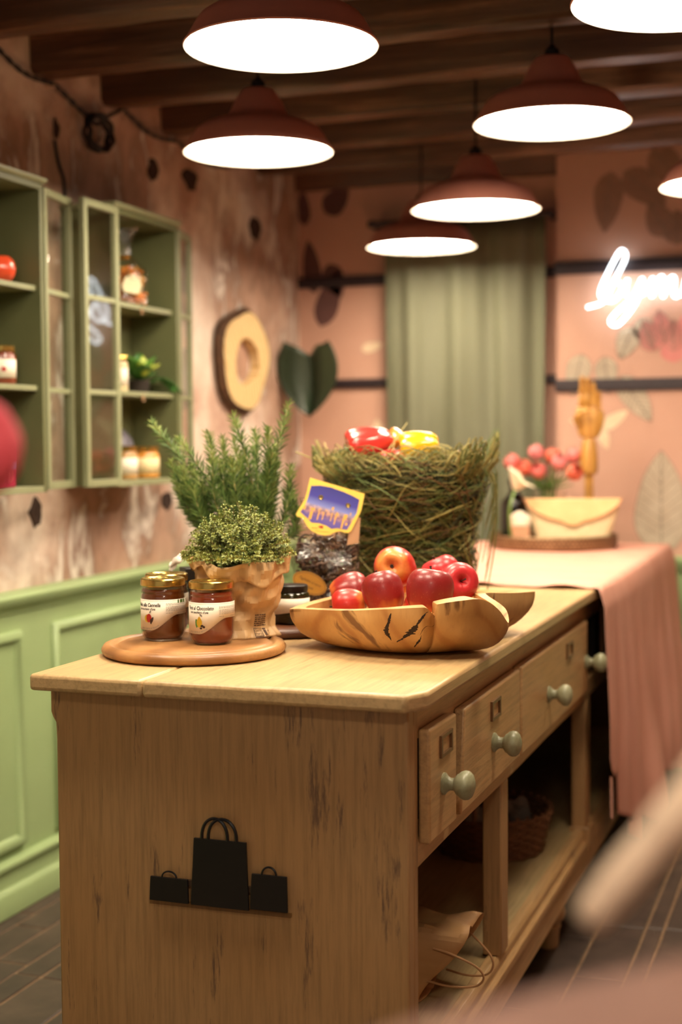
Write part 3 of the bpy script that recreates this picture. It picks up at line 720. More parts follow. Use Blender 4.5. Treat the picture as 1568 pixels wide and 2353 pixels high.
# ---- rosemary in a dark pot behind
rs = thing('rosemary_plant', 'tall upright rosemary bush behind the thyme', 'plant', (-1.048, 2.425, ZT+.0176))
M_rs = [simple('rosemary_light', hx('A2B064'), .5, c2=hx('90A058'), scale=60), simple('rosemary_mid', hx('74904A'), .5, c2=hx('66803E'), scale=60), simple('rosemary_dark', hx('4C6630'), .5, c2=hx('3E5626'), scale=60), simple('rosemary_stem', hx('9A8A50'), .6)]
fo = MB(); rt = random.Random(11)
def sprig(root, tip, curve, hero=False):
    midp = root.lerp(tip, .5)+curve; pts = spline([root, midp, tip], 16); N = len(pts)
    fo.tube(pts, [.0022-.0013*i/N for i in range(N)], 5, 3, cap=False)
    for i in range(3, N):
        p = Vector(pts[i]); d0 = (Vector(pts[min(i+1, N-1)])-Vector(pts[i-1])).normalized(); out = d0.orthogonal().normalized(); h = i/N
        for q in range(6 if h < .85 else 7):
            ang = q*1.05+i*1.9+rt.uniform(-.3, .3); s_ = Matrix.Rotation(ang, 3, d0) @ out
            dd = s_+d0*rt.uniform(.5, 1.2)+Vector((0, 0, .15)); L = rt.uniform(.017, .030)*(1-.35*max(0, h-.8)/.2)
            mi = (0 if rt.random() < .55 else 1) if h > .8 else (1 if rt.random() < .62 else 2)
            leaf(fo, p, dd, d0, L, rt.uniform(.0014, .0021), mi)
base = Vector((0, 0, .13))
heroes = [((-.245, .09, .355), (-.01, 0, .02)), ((-.065, .08, .365), (.0, 0, .02)), ((.040, .10, .386), (.01, 0, .0)), ((-.025, .09, .335), (0, 0, 0)), ((.030, .02, .34), (.01, 0, 0)), ((-.105, .05, .33), (-.01, 0, 0)), ((-.15, .02, .32), (0, 0, 0))]
for tip, cv in heroes: sprig(base+Vector((rt.gauss(0, .02), rt.gauss(0, .02), 0)), Vector(tip), Vector(cv), True)
for k in range(46):
    a = rt.uniform(0, 2*PI); q = math.sqrt(rt.random())
    tip = Vector((-.060+math.cos(a)*q*.125, .05+math.sin(a)*q*.10, rt.uniform(.235, .335)-.03*q))
    sprig(base+Vector((rt.gauss(0, .022), rt.gauss(0, .022), 0)), tip, Vector((math.cos(a)*.025*q-.01, math.sin(a)*.02*q, -.015)))
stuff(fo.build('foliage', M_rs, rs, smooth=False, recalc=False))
MB().lathe([(0, 0), (.046, 0), (.050, .01), (.060, .125), (.064, .128), (.064, .140), (.058, .140), (.056, .128), (0, .126)], 32).build('pot', simple('dark_pot', hx('2A221C'), .6), rs)
# ---- black box with white tissue tip, behind the jars
bx = thing('black_box', 'small black carton with white lettering behind the jam jars', 'box', (-1.078, 2.262, ZT+.0176), toward(-1.078, 2.262)+.25)
MB().box((-.028, -.022, 0), (.028, .022, .098)).build('carton', simple('black_card', hx('15100E'), .45), bx, bevel=.001)
mb = MB(); vs, fs, wd = text2d('M', .016); mb.add([(x+.006, -.0224, .066+y) for x, y in vs], fs); vs, fs, wd = text2d('A', .013); mb.add([(x+.010, -.0224, .038+y) for x, y in vs], fs)
mb.build('lettering', M_paper, bx, smooth=False, recalc=False)
tp = MB()
def PT(i, j):
    u = i/10; v = j/6-.5; return (-.03-.020*u+.004*math.sin(v*9), -.004+v*.028*(1.05-u), .108-.012*u*u+.006*math.sin(u*5+v*7)+.012*(1-u)-.0*v)
tp.grid(PT, 10, 6).build('tissue_tip', simple('white_tissue', hx('EDE3D4'), .7), bx, solid=.0006)
# ---- squat oil bottle with a white label
ol = thing('oil_bottle', 'dark green oil bottle with white label between paper bag and bowl', 'bottle', (-.916, 2.300, ZT+.0176), toward(-.916, 2.300))
MB().lathe([(0, 0), (.026, 0), (.031, .003), (.033, .008), (.033, .048), (.031, .054), (.028, .056), (0, .056)], 40).build('bottle', simple('oil_glass', hx('2C2A10'), .12, c2=hx('1E1C0A'), scale=10, coat=.5), ol)
mb = MB()
def POL(i, j):
    s = (-.045+.09*i/30); a = s/.0332; z = (.016+.16*(s+.045)*.9) if j == 0 else .046; return (.0332*math.sin(a), -.0332*math.cos(a), z)
mb.grid(POL, 30, 1).build('label', M_paper, ol, recalc=False, solid=.0002)
MB().lathe([(0, .0562), (.029, .0562), (.0295, .058), (.0295, .067), (.028, .068), (0, .068)], 32).build('cap', M_black, ol)

# ---- cellophane bag of dark pasta with a printed header card
pb = thing('pasta_bag', 'clear cellophane bag of dark brown pasta with a yellow header card', 'packet', (-.912, 2.475, ZT+.0176), toward(-.912, 2.475))
rt = random.Random(31); sdp = seeds(6, .03, .08)
def env(z): return (.060*(1-.18*smooth01(.10, .20, z)), .036*(1-.75*smooth01(.09, .205, z)))
M_pa = [simple('pasta_dark', hx('4A342A'), .6, c2=hx('3A2820'), scale=60), simple('pasta_mid', hx('6E5140'), .6, c2=hx('5C4233'), scale=60), simple('pasta_pale', hx('8A6C54'), .6, c2=hx('745844'), scale=60)]  # three brown tones mixed at random among the strands
mb = MB()
for k in range(420):
    z = rt.uniform(.008, .140); ex, ey = env(z); x = rt.uniform(-.92, .92)*ex; y = rt.uniform(-.95, .9)*ey*math.sqrt(max(.05, 1-(x/ex)**2*.6))
    a = rt.uniform(0, PI); b = rt.uniform(-.8, .8); d = Vector((math.cos(a)*math.cos(b), math.sin(a)*.35, math.sin(b)+rt.uniform(-.3, .3))).normalized(); L = rt.uniform(.016, .040); sd_ = d.orthogonal().normalized()
    pts = []
    for i in range(6):
        q = i/5-.5; p = Vector((x, y, z))+d*L*q+sd_*.004*math.sin(q*9+k); ex2, ey2 = env(p.z)
        p.x = max(-ex2*.96, min(ex2*.96, p.x)); p.y = max(-ey2*.95, min(ey2*.95, p.y)); p.z = max(.004, min(.155, p.z)); pts.append(p)
    mb.tube(pts, rt.uniform(.0014, .0022), 4, rt.choice((0, 0, 1, 1, 2)), cap=False)
stuff(mb.build('pasta', M_pa, pb, recalc=False))
def PC(i, j):
    a = 2*PI*i/48; z = .002+.212*j/36; ex, ey = env(z); c, s = math.cos(a), math.sin(a)
    q = 3.0; rr_ = (abs(c)**q+abs(s)**q)**(-1/q); p = Vector((c*ex*rr_, s*ey*rr_, z)); n_ = Vector((c, s, 0)); return p+n_*(crumple(p, sdp, .010)+.002)
mb = MB().grid(PC, 48, 36); mb.build('cellophane', M_cello, pb, angle=20)
# header card, leaning back and tilted clockwise
CS = .000127
def cp(x, y): return ((x-745)*CS, -(y-640)*CS)
card = [cp(*q) for q in ((455, 195), (850, 318), (1250, 440), (1195, 690), (1110, 860), (1050, 980), (1005, 1015), (950, 1005), (880, 985), (800, 1005), (740, 1035), (660, 1048), (560, 1025), (470, 980), (415, 920), (380, 860), (345, 800), (300, 775), (260, 765), (247, 735), (260, 700), (330, 590), (375, 510), (400, 420))]
hd = MB().prism(card, -.0006, .0006, 'y').build('header_card', simple('yellow_card', hx('F0CC5A'), .45, c2=hx('E8C04C'), scale=10), pb, smooth=False)
hd.location = (.006, -.026, .196); hd.rotation_euler = (rad(-10), 0, 0)
def print_mat():
    t = NT('night_view_print'); sep = t.add('ShaderNodeSeparateXYZ'); t.l.new(t.coord(rot=(0, rad(-17), 0)), sep.inputs[0])
    mr = t.add('ShaderNodeMapRange'); mr.inputs[1].default_value = .040; mr.inputs[2].default_value = -.050; t.l.new(sep.outputs[2], mr.inputs[0])
    c = t.ramp(mr.outputs[0], [(0.0, hx('2E2A78')), (.30, hx('3E3A98')), (.46, hx('7C86C8')), (.54, hx('B8A8C0')), (.60, hx('A07898')), (.66, hx('6A5AA0')), (1.0, hx('5648A0'))])
    nz = t.noise(t.coord(scale=(1, 1, 1)), 130, 3); band = t.ramp(mr.outputs[0], [(.46, 0.0), (.56, .7), (.72, 0.0)])
    c = t.mix(band, c, t.ramp(nz, [(.4, hx('5A3A50')), (.6, hx('E0A860'))])); t.color(c); t.rough(.35); return t.m
pic = [cp(*q) for q in ((470, 318), (600, 315), (760, 345), (950, 415), (1070, 470), (1172, 528), (1130, 720), (1040, 880), (985, 965), (900, 955), (850, 940), (760, 950), (690, 905), (580, 865), (470, 855), (420, 800), (360, 745), (312, 700), (390, 580), (430, 470))]
MB().prism(pic, -.0010, -.0005, 'y').build('night_picture', print_mat(), hd, smooth=False)
mb = MB()
for (x, y, w_, h_) in ((490, 660, 26, 18), (460, 750, 22, 60), (600, 665, 10, 10), (570, 750, 8, 70), (690, 680, 10, 8), (640, 760, 7, 60), (785, 655, 16, 22), (760, 780, 7, 60), (850, 738, 16, 12), (820, 800, 9, 90), (965, 780, 26, 36), (920, 880, 14, 70), (975, 885, 16, 18), (1040, 740, 8, 20), (370, 640, 14, 24)):
    q = [cp(x-w_+h_*.28, y-h_), cp(x+w_+h_*.28, y-h_), cp(x+w_-h_*.28, y+h_), cp(x-w_-h_*.28, y+h_)]; mb.add([(a, -.00112, b) for a, b in q], [(0, 1, 2, 3)])
mb.build('lights_print', simple('print_amber', hx('E8B048'), .4), hd, smooth=False, recalc=False)
for x, y in ((610, 487), (1005, 608)):
    MB().lathe([(0, 0), (.0012, 0), (.0016, .0008), (.0042, .0012), (.0044, .0004), (.0044, 0)], 20, mat=Matrix.Translation((cp(x, y)[0], -.0010, cp(x, y)[1])) @ Matrix.Rotation(PI/2, 4, 'X')).build('eyelet', M_gold, hd)
MB().add([(cp(x, y)[0], -.0013, cp(x, y)[1]) for x, y in ((565, 915), (600, 905), (640, 905), (635, 945), (600, 935))], [(0, 1, 2, 3, 4)]).build('emblem', M_red, hd, smooth=False, recalc=False)
mb = MB()
for k, (x0, y0, x1) in enumerate(((470, 930, 560), (520, 975, 720))):
    pts = [(cp(x0+(x1-x0)*i/24, 0)[0], -.0009, cp(0, y0+(x1-x0)*i/24*.12+10*math.sin(i*1.9))[1]) for i in range(25)]; mb.tube(pts, .00022, 4)
mb.build('script_line', simple('print_gold', hx('C08A30'), .5), hd)
bk = MB().prism([(.030, -.070), (.052, -.066), (.056, -.02), (.04, -.01)], .002, .0028, 'y').build('card_back', simple('card_back_brown', hx('B88A62'), .6), hd, smooth=False)
ov = MB().prism([(.033*math.cos(2*PI*i/36), .0195*math.sin(2*PI*i/36)) for i in range(36)], -.0005, .0005, 'y').build('oval_label', simple('gold_label', hx('C8923A'), .35, .35, c2=hx('B07A2C'), scale=12), pb, smooth=False)
ov.location = (-.033, -.046, .058); ov.rotation_euler = (rad(-6), rad(25), 0)
mb = MB(); mb.tube([(.0305*math.cos(2*PI*i/36), -.0006, .0172*math.sin(2*PI*i/36)) for i in range(36)], .00035, 4, closed=True)
for txt, z, x in (('Tagliolini al nero', .001, -.023), ('di seppia', -.009, -.016)):
    vs, fs, wd = text2d(txt, .0072, .35); k = (.044 if len(txt) > 12 else .026)/wd; mb.add([(x+q*k, -.0007, z+p) for q, p in vs], fs)
mb.build('lettering', simple('label_ink', hx('5A3A14'), .6), ov, smooth=False, recalc=False)

# ---- hay basket of peppers
hb = thing('hay_basket', 'large round basket of woven green hay on the counter', 'basket', (-.822, 2.735, ZT))
M_hay = [simple('hay_olive', hx('837C42'), .65, c2=hx('706A38'), scale=40), simple('hay_green', hx('6C7A3E'), .65, c2=hx('5A6A34'), scale=40), simple('hay_brown', hx('74502A'), .65, c2=hx('603F20'), scale=40), simple('hay_straw', hx('B8AA68'), .6, c2=hx('948648'), scale=40), simple('hay_dark', hx('3A3A1C'), .7)]
rt = random.Random(17)
def hr(z): return .112+.042*smooth01(.0, .30, z)+.006*math.sin(z*30)
ZH = .285
MB().lathe([(0, .004), (.100, .004), (hr(.15)-.014, .15), (hr(ZH)-.016, ZH-.01), (hr(ZH)-.035, ZH-.012), (.09, .20), (0, .195)], 32).build('core', M_hay[4], hb)
mb = MB()
def strand(a, z, L, slope, wob_, out, mi, r):
    n = 9; pts = []
    ph = rt.uniform(0, 6)
    for i in range(n):
        q = i/(n-1)-.5; zz = z+slope*L*q+.006*math.sin(q*7+ph)*wob_; zz2 = max(.003, min(ZH+.012, zz))
        rr_ = hr(zz2)+out+.007*math.sin(q*5+ph*2)*wob_; aa = a+L*q*math.sqrt(max(.05, 1-min(.95, slope*slope)))/hr(zz2)
        pts.append((math.cos(aa)*rr_-.016*zz2/ZH, math.sin(aa)*rr_, zz2 if abs(zz-zz2) < .01 else zz2))
    mb.tube(pts, [r*(1-.5*abs(i/(n-1)-.5)) for i in range(n)], 3, mi, cap=False)
for k in range(2900):
    z = rt.uniform(.004, ZH); sl = rt.choice((-.25, -.1, .05, .15, .3, .6, -.6))+rt.gauss(0, .2)
    strand(rt.uniform(0, 2*PI), z, rt.uniform(.05, .17), max(-.95, min(.95, sl)), rt.uniform(.3, 1.3), rt.uniform(-.010, .009), rt.choices((0, 1, 2, 3, 4), (32, 30, 14, 10, 22))[0], rt.uniform(.0006, .0013))
for k in range(34):
    strand(rt.uniform(PI, 2*PI), rt.uniform(.03, ZH-.03), rt.uniform(.10, .20), rt.uniform(-.9, .5), .3, .010, rt.choice((2, 3, 2)), rt.uniform(.0011, .0017))
for k in range(900):       # tousled rim
    a = rt.uniform(0, 2*PI); r1 = hr(ZH)+rt.uniform(-.035, .006); p = Vector((math.cos(a)*r1-.016, math.sin(a)*r1, ZH+rt.uniform(-.02, .012)))
    t_ = Vector((-math.sin(a), math.cos(a), 0))*rt.choice((-1, 1)); lift = rt.uniform(.0, .035); pts = []
    L = rt.uniform(.03, .09)
    for i in range(8):
        q = i/7; pts.append(p+t_*L*q+Vector((math.cos(a), math.sin(a), 0))*(.012*math.sin(q*4+k)-.2*L*q*q)+Vector((0, 0, lift*math.sin(q*PI*.9))))
    mb.tube(pts, rt.uniform(.0006, .0011), 3, rt.choices((0, 1, 2, 3), (30, 30, 12, 32))[0], cap=False)
def curl(a, n_, hmax):
    for k in range(n_):
        a2 = a+rt.gauss(0, .16); r1 = hr(ZH)-.006; p = Vector((math.cos(a2)*r1-.016, math.sin(a2)*r1, ZH-.03)); o_ = Vector((math.cos(a2), math.sin(a2), 0)); h = rt.uniform(.4, 1)*hmax; s_ = rt.uniform(-.04, .04); pts = []
        for i in range(14):
            q = i/13; pts.append(p+o_*(.030*math.sin(q*PI)+.012*q)+Vector((-math.sin(a2), math.cos(a2), 0))*s_*q+Vector((0, 0, h*math.sin(q*PI*.85))))
        mb.tube(pts, rt.uniform(.0007, .0012), 3, rt.choice((1, 3, 0, 3)), cap=False)
curl(rad(8), 56, .105); curl(rad(-20), 34, .09); curl(rad(200), 44, .075); curl(rad(230), 26, .055); curl(rad(330), 26, .08); curl(rad(180), 24, .085)
for k in range(26):      # long wisps trailing down the right-hand side
    a2 = rad(rt.uniform(-20, 30)); r1 = hr(ZH); L = rt.uniform(.08, .26); pts = [(math.cos(a2)*(r1+.004+.022*math.sin(PI*i/11))-.014, math.sin(a2)*(r1+.004), ZH-L*i/11+.03*math.sin(PI*i/11)) for i in range(12)]
    mb.tube(pts, rt.uniform(.0005, .0009), 3, rt.choice((1, 0, 3)), cap=False)
stuff(mb.build('hay', M_hay, hb, recalc=False))
mb = MB()
for p, q in (((-.05, -.12, .26), (-.028, .05, .375)), ((-.14, -.06, .27), (-.215, -.10, .318)), ((-.15, .02, .26), (-.20, .0, .295)), ((-.02, -.1, .28), (-.02, -.06, .335))):
    p, q = Vector(p), Vector(q); mb.tube([p.lerp(q, i/4)+Vector((0, 0, .004*math.sin(i))) for i in range(5)], .0013, 4)
stuff(mb.build('loose_straw', M_hay[3], hb))
# peppers lying in the hay
def pepper(loc, rot, L, r, mt, label, lobes=4):
    t = thing('bell_pepper', label, 'pepper', loc, 0, 'peppers in the hay basket'); t.rotation_euler = rot
    prof = [(0, .10), (.35, .02), (.75, 0), (.97, .10), (1.0, .28), (.92, .55), (.74, .80), (.48, .96), (.20, 1.0), (0, .97)]
    pr = spline([(x, y, 0) for x, y in prof], 4)
    def fn(p, a):
        k = 1+.085*math.cos(lobes*a)-.03*math.cos(2*lobes*a)+.03*math.sin(a+1); return Vector((p.x*k, p.y*k, p.z+.05*L*math.cos(lobes*a)*(1 if p.z > L*.8 else -.3)*(math.hypot(p.x, p.y)/r)))
    MB().lathe([(max(0, p.x)*r, p.y*L) for p in pr], 48, fn=fn).build('flesh', mt, t, angle=0)
    MB().tube(spline([(0, 0, L*.08), (.002, 0, -.006), (.006, .002, -.018)], 4), [.006, .0055, .005, .0045, .004, .004, .004, .0045, .005], 8).build('stem', simple('pepper_stem', hx('4E6A2A'), .5), t)
    return t
M_pr = simple('pepper_red', hx('D23A34'), .22, c2=hx('C83028'), scale=12, coat=.5); M_py = simple('pepper_yellow', hx('E6B41E'), .22, c2=hx('E0A416'), scale=12, coat=.5); M_po = simple('pepper_orange', hx('DE8A2C'), .25, c2=hx('D67A24'), scale=12, coat=.5)
zt_ = ZT+ZH+.009
pepper((-.945, 2.690, zt_+.026), (rad(-78), rad(0), rad(-62)), .092, .037, M_pr, 'red bell pepper lying in the hay, largest of the peppers', 3)
pepper((-.836, 2.700, zt_+.022), (rad(-80), 0, rad(-75)), .076, .034, M_py, 'glossy yellow bell pepper lying on the right of the hay')
pepper((-.868, 2.785, zt_+.020), (rad(-60), 0, rad(30)), .070, .030, M_po, 'orange pepper behind the red and yellow peppers')
pepper((-.862, 2.655, zt_+.000), (rad(-75), 0, rad(-50)), .05, .020, M_pr, 'small red pepper half buried in the hay')

# ---- live-edge wooden bowl
bw = thing('wooden_bowl', 'carved live-edge wooden bowl with jagged rim and knots', 'bowl', (-.690, 2.250, ZT))
rim = [(-.852, 2.135, .824), (-.826, 2.105, .828), (-.784, 2.086, .830), (-.726, 2.058, .834), (-.648, 2.042, .841), (-.606, 2.046, .844), (-.597, 2.056, .842), (-.592, 2.078, .830), (-.584, 2.060, .846), (-.574, 2.056, .850), (-.545, 2.070, .854), (-.520, 2.092, .854), (-.500, 2.112, .838), (-.489, 2.135, .814), (-.502, 2.170, .832),
       (-.545, 2.225, .846), (-.553, 2.265, .845), (-.540, 2.315, .840), (-.522, 2.365, .836), (-.505, 2.410, .834), (-.530, 2.430, .832), (-.615, 2.450, .830), (-.70, 2.440, .829), (-.775, 2.395, .829), (-.822, 2.320, .829), (-.846, 2.225, .827)]
rp = [Vector(p)-Vector((-.690, 2.250, ZT)) for p in spline(rim, 6, True)]; NR = len(rp); bc = Vector((.012, -.010, 0))
def bowl_pt(k, t, inner=False):
    p = rp[k % NR]; d = Vector((p.x-bc.x, p.y-bc.y, 0)); L = d.length
    if not inner:
        rb = min(.085, L*.55); h = rb+(L-rb)*math.sin(t*PI/2)**.85; z = p.z*(1-math.cos(t*PI/2))**1.05+.0004
        w_ = (.004*nz3(p.x*14, p.y*14, t*3)-.004*nz3(p.x*30, p.y*30, t*5))*math.sin(PI*t); h += w_
    else:
        th_ = .020+.006*nz3(p.x*9, p.y*9, 1); L2 = max(.03, min(L-th_, .176)); h = L2*math.sin(t*PI/2)**.55; z = .016+(p.z-.016)*(1-math.cos(t*PI/2))**1.2
    q = bc+d.normalized()*h; q.z = z; return q
rows = [0, .1, .2, .3, .4, .5, .6, .7, .8, .88, .95, 1.0]
mb = MB(); vs = [bowl_pt(k, t) for t in rows for k in range(NR)]; n0 = len(rows)
irows = [1.0, .9, .75, .6, .45, .3, .15]
for t in irows: vs += [bowl_pt(k, t, True)+(Vector((0, 0, .001)) if t == 1.0 else Vector()) for k in range(NR)]
T = n0+len(irows); fs = [(j*NR+k, j*NR+(k+1) % NR, (j+1)*NR+(k+1) % NR, (j+1)*NR+k) for j in range(T-1) for k in range(NR)]
fs.append(tuple(range(NR-1, -1, -1))); fs.append(tuple((T-1)*NR+k for k in range(NR)))
mb.add(vs, fs).build('body', M_bowl, bw, angle=38)
# dark bark inclusions and cracks on the front of the bowl
M_bark = simple('bark_void', hx('3A2416'), .8, c2=hx('24160E'), scale=80, bump=.6)
def inclusion(pts, w_):
    sp_ = spline(pts, 7); mb = MB(); n = len(sp_); vs = []; fs = []
    for i, v_ in enumerate(sp_):
        kx, t, wk = v_; best = min(range(NR), key=lambda k: abs(rp[k].x-kx)+(10 if rp[k].y > -.05 else 0)); f_ = (kx-rp[best].x)
        p = bowl_pt(best, max(.05, min(1, t))); nrm = Vector((p.x-bc.x, p.y-bc.y, -.03)).normalized()
        nb = bowl_pt(best+1, t)-bowl_pt(best-1, t); nb = nb.normalized() if nb.length > 1e-6 else Vector((1, 0, 0)); p = p+nb*f_
        for s_ in (-1, 0, 1): vs.append(p+nb*w_*max(.05, wk)*s_*(1+.7*nz3(i*.9, s_*5, w_*900))+nrm*(.0006 if s_ == 0 else -.0006))
    for i in range(n-1): fs += [(i*3, i*3+1, i*3+4, i*3+3), (i*3+1, i*3+2, i*3+5, i*3+4)]
    mb.add(vs, fs); return mb.build('bark_inclusion', M_bark, bw, angle=0)
inclusion([(.040, .95, .3), (.036, .86, .9), (.032, .78, 1.2), (.030, .70, 1.1), (.034, .63, .5), (.036, .58, .1)], .0042)
inclusion([(.094, .97, .3), (.088, .88, .5), (.080, .80, .7), (.074, .72, 1.4), (.066, .66, 1.5), (.055, .60, .8), (.046, .55, .2)], .0048)
inclusion([(.088, .66, .2), (.086, .58, .8), (.080, .50, .7), (.078, .44, .2)], .0025)
inclusion([(.098, .98, .5), (.100, .90, .25), (.096, .82, .2), (.090, .74, .15), (.086, .66, .1)], .005)
inclusion([(-.168, .96, .2), (-.150, .97, .8), (-.130, .975, .2)], .003)

# ---- red apples heaped in the bowl
def apple_mat(name, red, red2, org, ex):
    t = NT(name); sep = t.add('ShaderNodeSeparateXYZ'); t.l.new(t.coord(), sep.inputs[0])
    mr = t.add('ShaderNodeMapRange'); mr.inputs[1].default_value = -.034; mr.inputs[2].default_value = .034; t.l.new(sep.outputs[2], mr.inputs[0])
    n_ = t.noise(t.coord(scale=(1, 1, .5)), 45, 4); s_ = t.noise(t.coord(), 300, 2)
    ad = t.add('ShaderNodeMath', operation='MULTIPLY_ADD'); t.l.new(n_, ad.inputs[0]); ad.inputs[1].default_value = .46; t.l.new(mr.outputs[0], ad.inputs[2])
    c = t.ramp(ad.outputs[0], [(.22, org), (.24+ex, red), (.85, red2)])
    c = t.mix(t.ramp(s_, [(.64, 0.0), (.72, .12)]), c, hx('E8A070'))
    t.color(c); t.rough(.34); t.b.inputs['Coat Weight'].default_value = .08; return t.m
M_ap = [apple_mat('apple_bright', hx('C43224'), hx('B8281F'), hx('E89448'), .24), apple_mat('apple_dark', hx('98251F'), hx('86201F'), hx('D07030'), .18), apple_mat('apple_pink', hx('CC3A3A'), hx('BE2C30'), hx('DE7A44'), .18)]
M_stem = simple('apple_stem', hx('3A2618'), .7)
approf = spline([(0, -.026, 0), (.006, -.0295, 0), (.014, -.0335, 0), (.023, -.031, 0), (.031, -.018, 0), (.0352, .002, 0), (.033, .019, 0), (.024, .0305, 0), (.013, .0325, 0), (.005, .027, 0), (0, .020, 0)], 4)
def apple_fn(p, a):
    k = 1+.025*math.cos(5*a)*smooth01(.005, -.03, p.z)+.02*math.sin(2*a); return Vector((p.x*k, p.y*k, p.z))
ap0 = []
def apple(loc, tilt, az, sc, mi, label):
    t = thing('apple', label, 'apple', loc, 0, 'red apples in the wooden bowl')
    d = Vector((math.cos(az)*math.sin(tilt), math.sin(az)*math.sin(tilt), math.cos(tilt))); t.rotation_euler = d.to_track_quat('Z', 'Y').to_euler(); t.scale = (sc, sc, sc)
    MB().lathe([(max(0, p.x), p.y) for p in approf], 40, fn=apple_fn).build('flesh', M_ap[mi], t, angle=0)
    MB().tube(spline([(0, 0, .019), (.001, 0, .028), (.004, .001, .038)], 3), [.0013, .0012, .0011, .0011, .0012, .0014, .0018], 6).build('stem', M_stem, t)
    MB().lathe([(0, -.0272), (.0018, -.0285), (.0032, -.0300), (.0020, -.0305), (0, -.0280)], 8).build('calyx', M_stem, t)
    return t
CAMAZ = math.atan2(-2.2, .69)
apple((-.712, 2.258, .885), rad(98), CAMAZ+PI-.15, 1.0, 0, 'bright red apple on top of the heap, orange calyx end facing out')
apple((-.702, 2.165, .852), rad(22), rad(150), .98, 1, 'dark red apple at the front left of the heap')
apple((-.622, 2.158, .857), rad(10), rad(60), 1.06, 1, 'large plum-red apple at the front, right of the middle')
apple((-.782, 2.235, .842), rad(72), rad(20), .96, 1, 'dark red apple at the left end of the heap, orange end outward')
apple((-.735, 2.345, .865), rad(30), rad(80), .94, 0, 'red apple almost hidden behind the top apple')
apple((-.655, 2.352, .862), rad(25), rad(190), 1.0, 2, 'pinkish red apple at the back right of the heap')
apple((-.600, 2.244, .862), rad(75), CAMAZ+.25, .96, 2, 'pinkish red apple at the right end, stem facing out')
apple((-.664, 2.264, .820), rad(40), rad(20), .92, 0, 'red apple low in the bowl between the two dark ones')
apple((-.766, 2.176, .828), rad(95), rad(200), .80, 0, 'small orange-red apple wedged low at the left')

# ================================================================== PINK CLOTH over the far end
M_cloth = simple('pink_gauze', hx('E0A894'), .85, c2=hx('D69A84'), scale=7, stretch=(1, 3, .25), bump=.12, bdist=.004)
YC0, YC1 = 3.150, 4.500
def hem(y):
    pts = [(3.150, .38), (3.17, .33), (3.20, .345), (3.235, .36), (3.26, .35), (3.285, .225), (3.36, .19), (3.45, .135), (3.535, .085), (3.60, .14), (3.68, .10), (3.76, .035), (3.84, .10), (4.0, .16), (4.2, .12), (4.40, .10), (4.5, .14)]
    for (a, u), (b, v) in zip(pts, pts[1:]):
        if y <= b: return u+(v-u)*max(0, (y-a))/(b-a)
    return pts[-1][1]
NI, NA, NB = 110, 26, 44
def PCl(i, j):
    y = YC0+(YC1-YC0)*i/NI
    if j <= NA:          # across the table top, left to right
        q = j/NA; x = -1.128+(XR+.004+1.128)*q; edge = math.exp(-(y-YC0)/.03)
        z = ZT+.0032+.0012*(1+nz3(x*7, y*7, 3))+edge*.0075*max(0, math.sin(x*31+1.2))+.0015*math.sin(y*40+x*4)*.5
        return (x, y+edge*.010*math.sin(x*23), z)
    q = (j-NA)/NB; h = hem(y); z = (ZT+.003)-(ZT-h)*q; drop = ZT-z
    fo_ = math.sin(y*34+1.0+1.5*math.sin(y*9))*.6+.4*math.sin(y*77+z*2)
    x = XR+.008+.010*min(1, drop/.04)+.034*drop+(.020*fo_)*smooth01(.0, .45, drop)*(.5+.5*smooth01(3.15, 3.4, y))+.012*nz3(y*5, z*3, 0)*drop/.6
    x += .055*smooth01(3.58, 3.74, y)*(1-smooth01(3.80, 3.95, y))*smooth01(.30, .70, drop)+.06*smooth01(3.9, 4.5, y)*drop
    yy = y+.03*nz3(y*3, z*4, 8)*smooth01(.05, .5, drop)*smooth01(3.2, 3.4, y)
    return (x, yy, z)
cl = MB().grid(PCl, NI, NA+NB).build('table_cloth', M_cloth, recalc=False, angle=0, solid=.0012)
tag(cl, 'crinkled pink gauze cloth draped over the far end of the counter', 'cloth')
stp = MB().tube(spline([(XR+.030, 3.178, .335), (XR+.032, 3.172, .300), (XR+.034, 3.162, .262), (XR+.035, 3.160, .245)], 4), .0028, 6)
stp.build('frayed_thread', M_cloth, cl)

# ---- tray with its things
ZCl = ZT+.0065
tr = thing('metal_tray', 'round perforated metal tray on the pink cloth', 'tray', (-.842, 4.292, ZCl))
M_tray = simple('aged_metal', hx('A08462'), .45, .6, c2=hx('86694A'), scale=40)
MB().lathe([(0, 0), (.186, 0), (.190, .002), (.192, .006), (.192, .034), (.195, .037), (.192, .040), (.189, .037), (.188, .006), (.184, .0035), (0, .0035)], 72).build('tray_body', M_tray, tr)
mb = MB()
for k in range(90):
    a = 2*PI*k/90
    for zz in (.012, .022, .031):
        p = Matrix.Rotation(a+(.035 if zz == .022 else 0), 4, 'Z') @ Matrix.Translation((.1924, 0, zz)) @ Matrix.Rotation(PI/2, 4, 'Y')
        mb.lathe([(0, 0), (.0030, 0), (.0030, .0006), (0, .0006)], 6, mat=p)
stuff(mb.build('perforation', simple('tray_hole', hx('4A3828'), .7), tr, smooth=False))
ZTr = ZCl+.0036
bo = thing('glass_bottle', 'black glass bottle at the left of the metal tray', 'bottle', (-.955, 4.255, ZTr))
MB().lathe([(0, 0), (.038, 0), (.042, .004), (.043, .012), (.043, .120), (.040, .136), (.028, .150), (.017, .162), (.0155, .176), (.018, .178), (.018, .188), (0, .188)], 36).build('body', simple('black_glass', hx('0E0A08'), .1, coat=.5), bo)
MB().lathe([(0, .188), (.019, .188), (.019, .205), (.017, .208), (0, .208)], 20).build('stopper', M_black, bo)
pk = thing('paper_packet', 'small peach packet with white top in front of the black bottle', 'packet', (-.921, 4.172, ZTr), toward(-.921, 4.172))
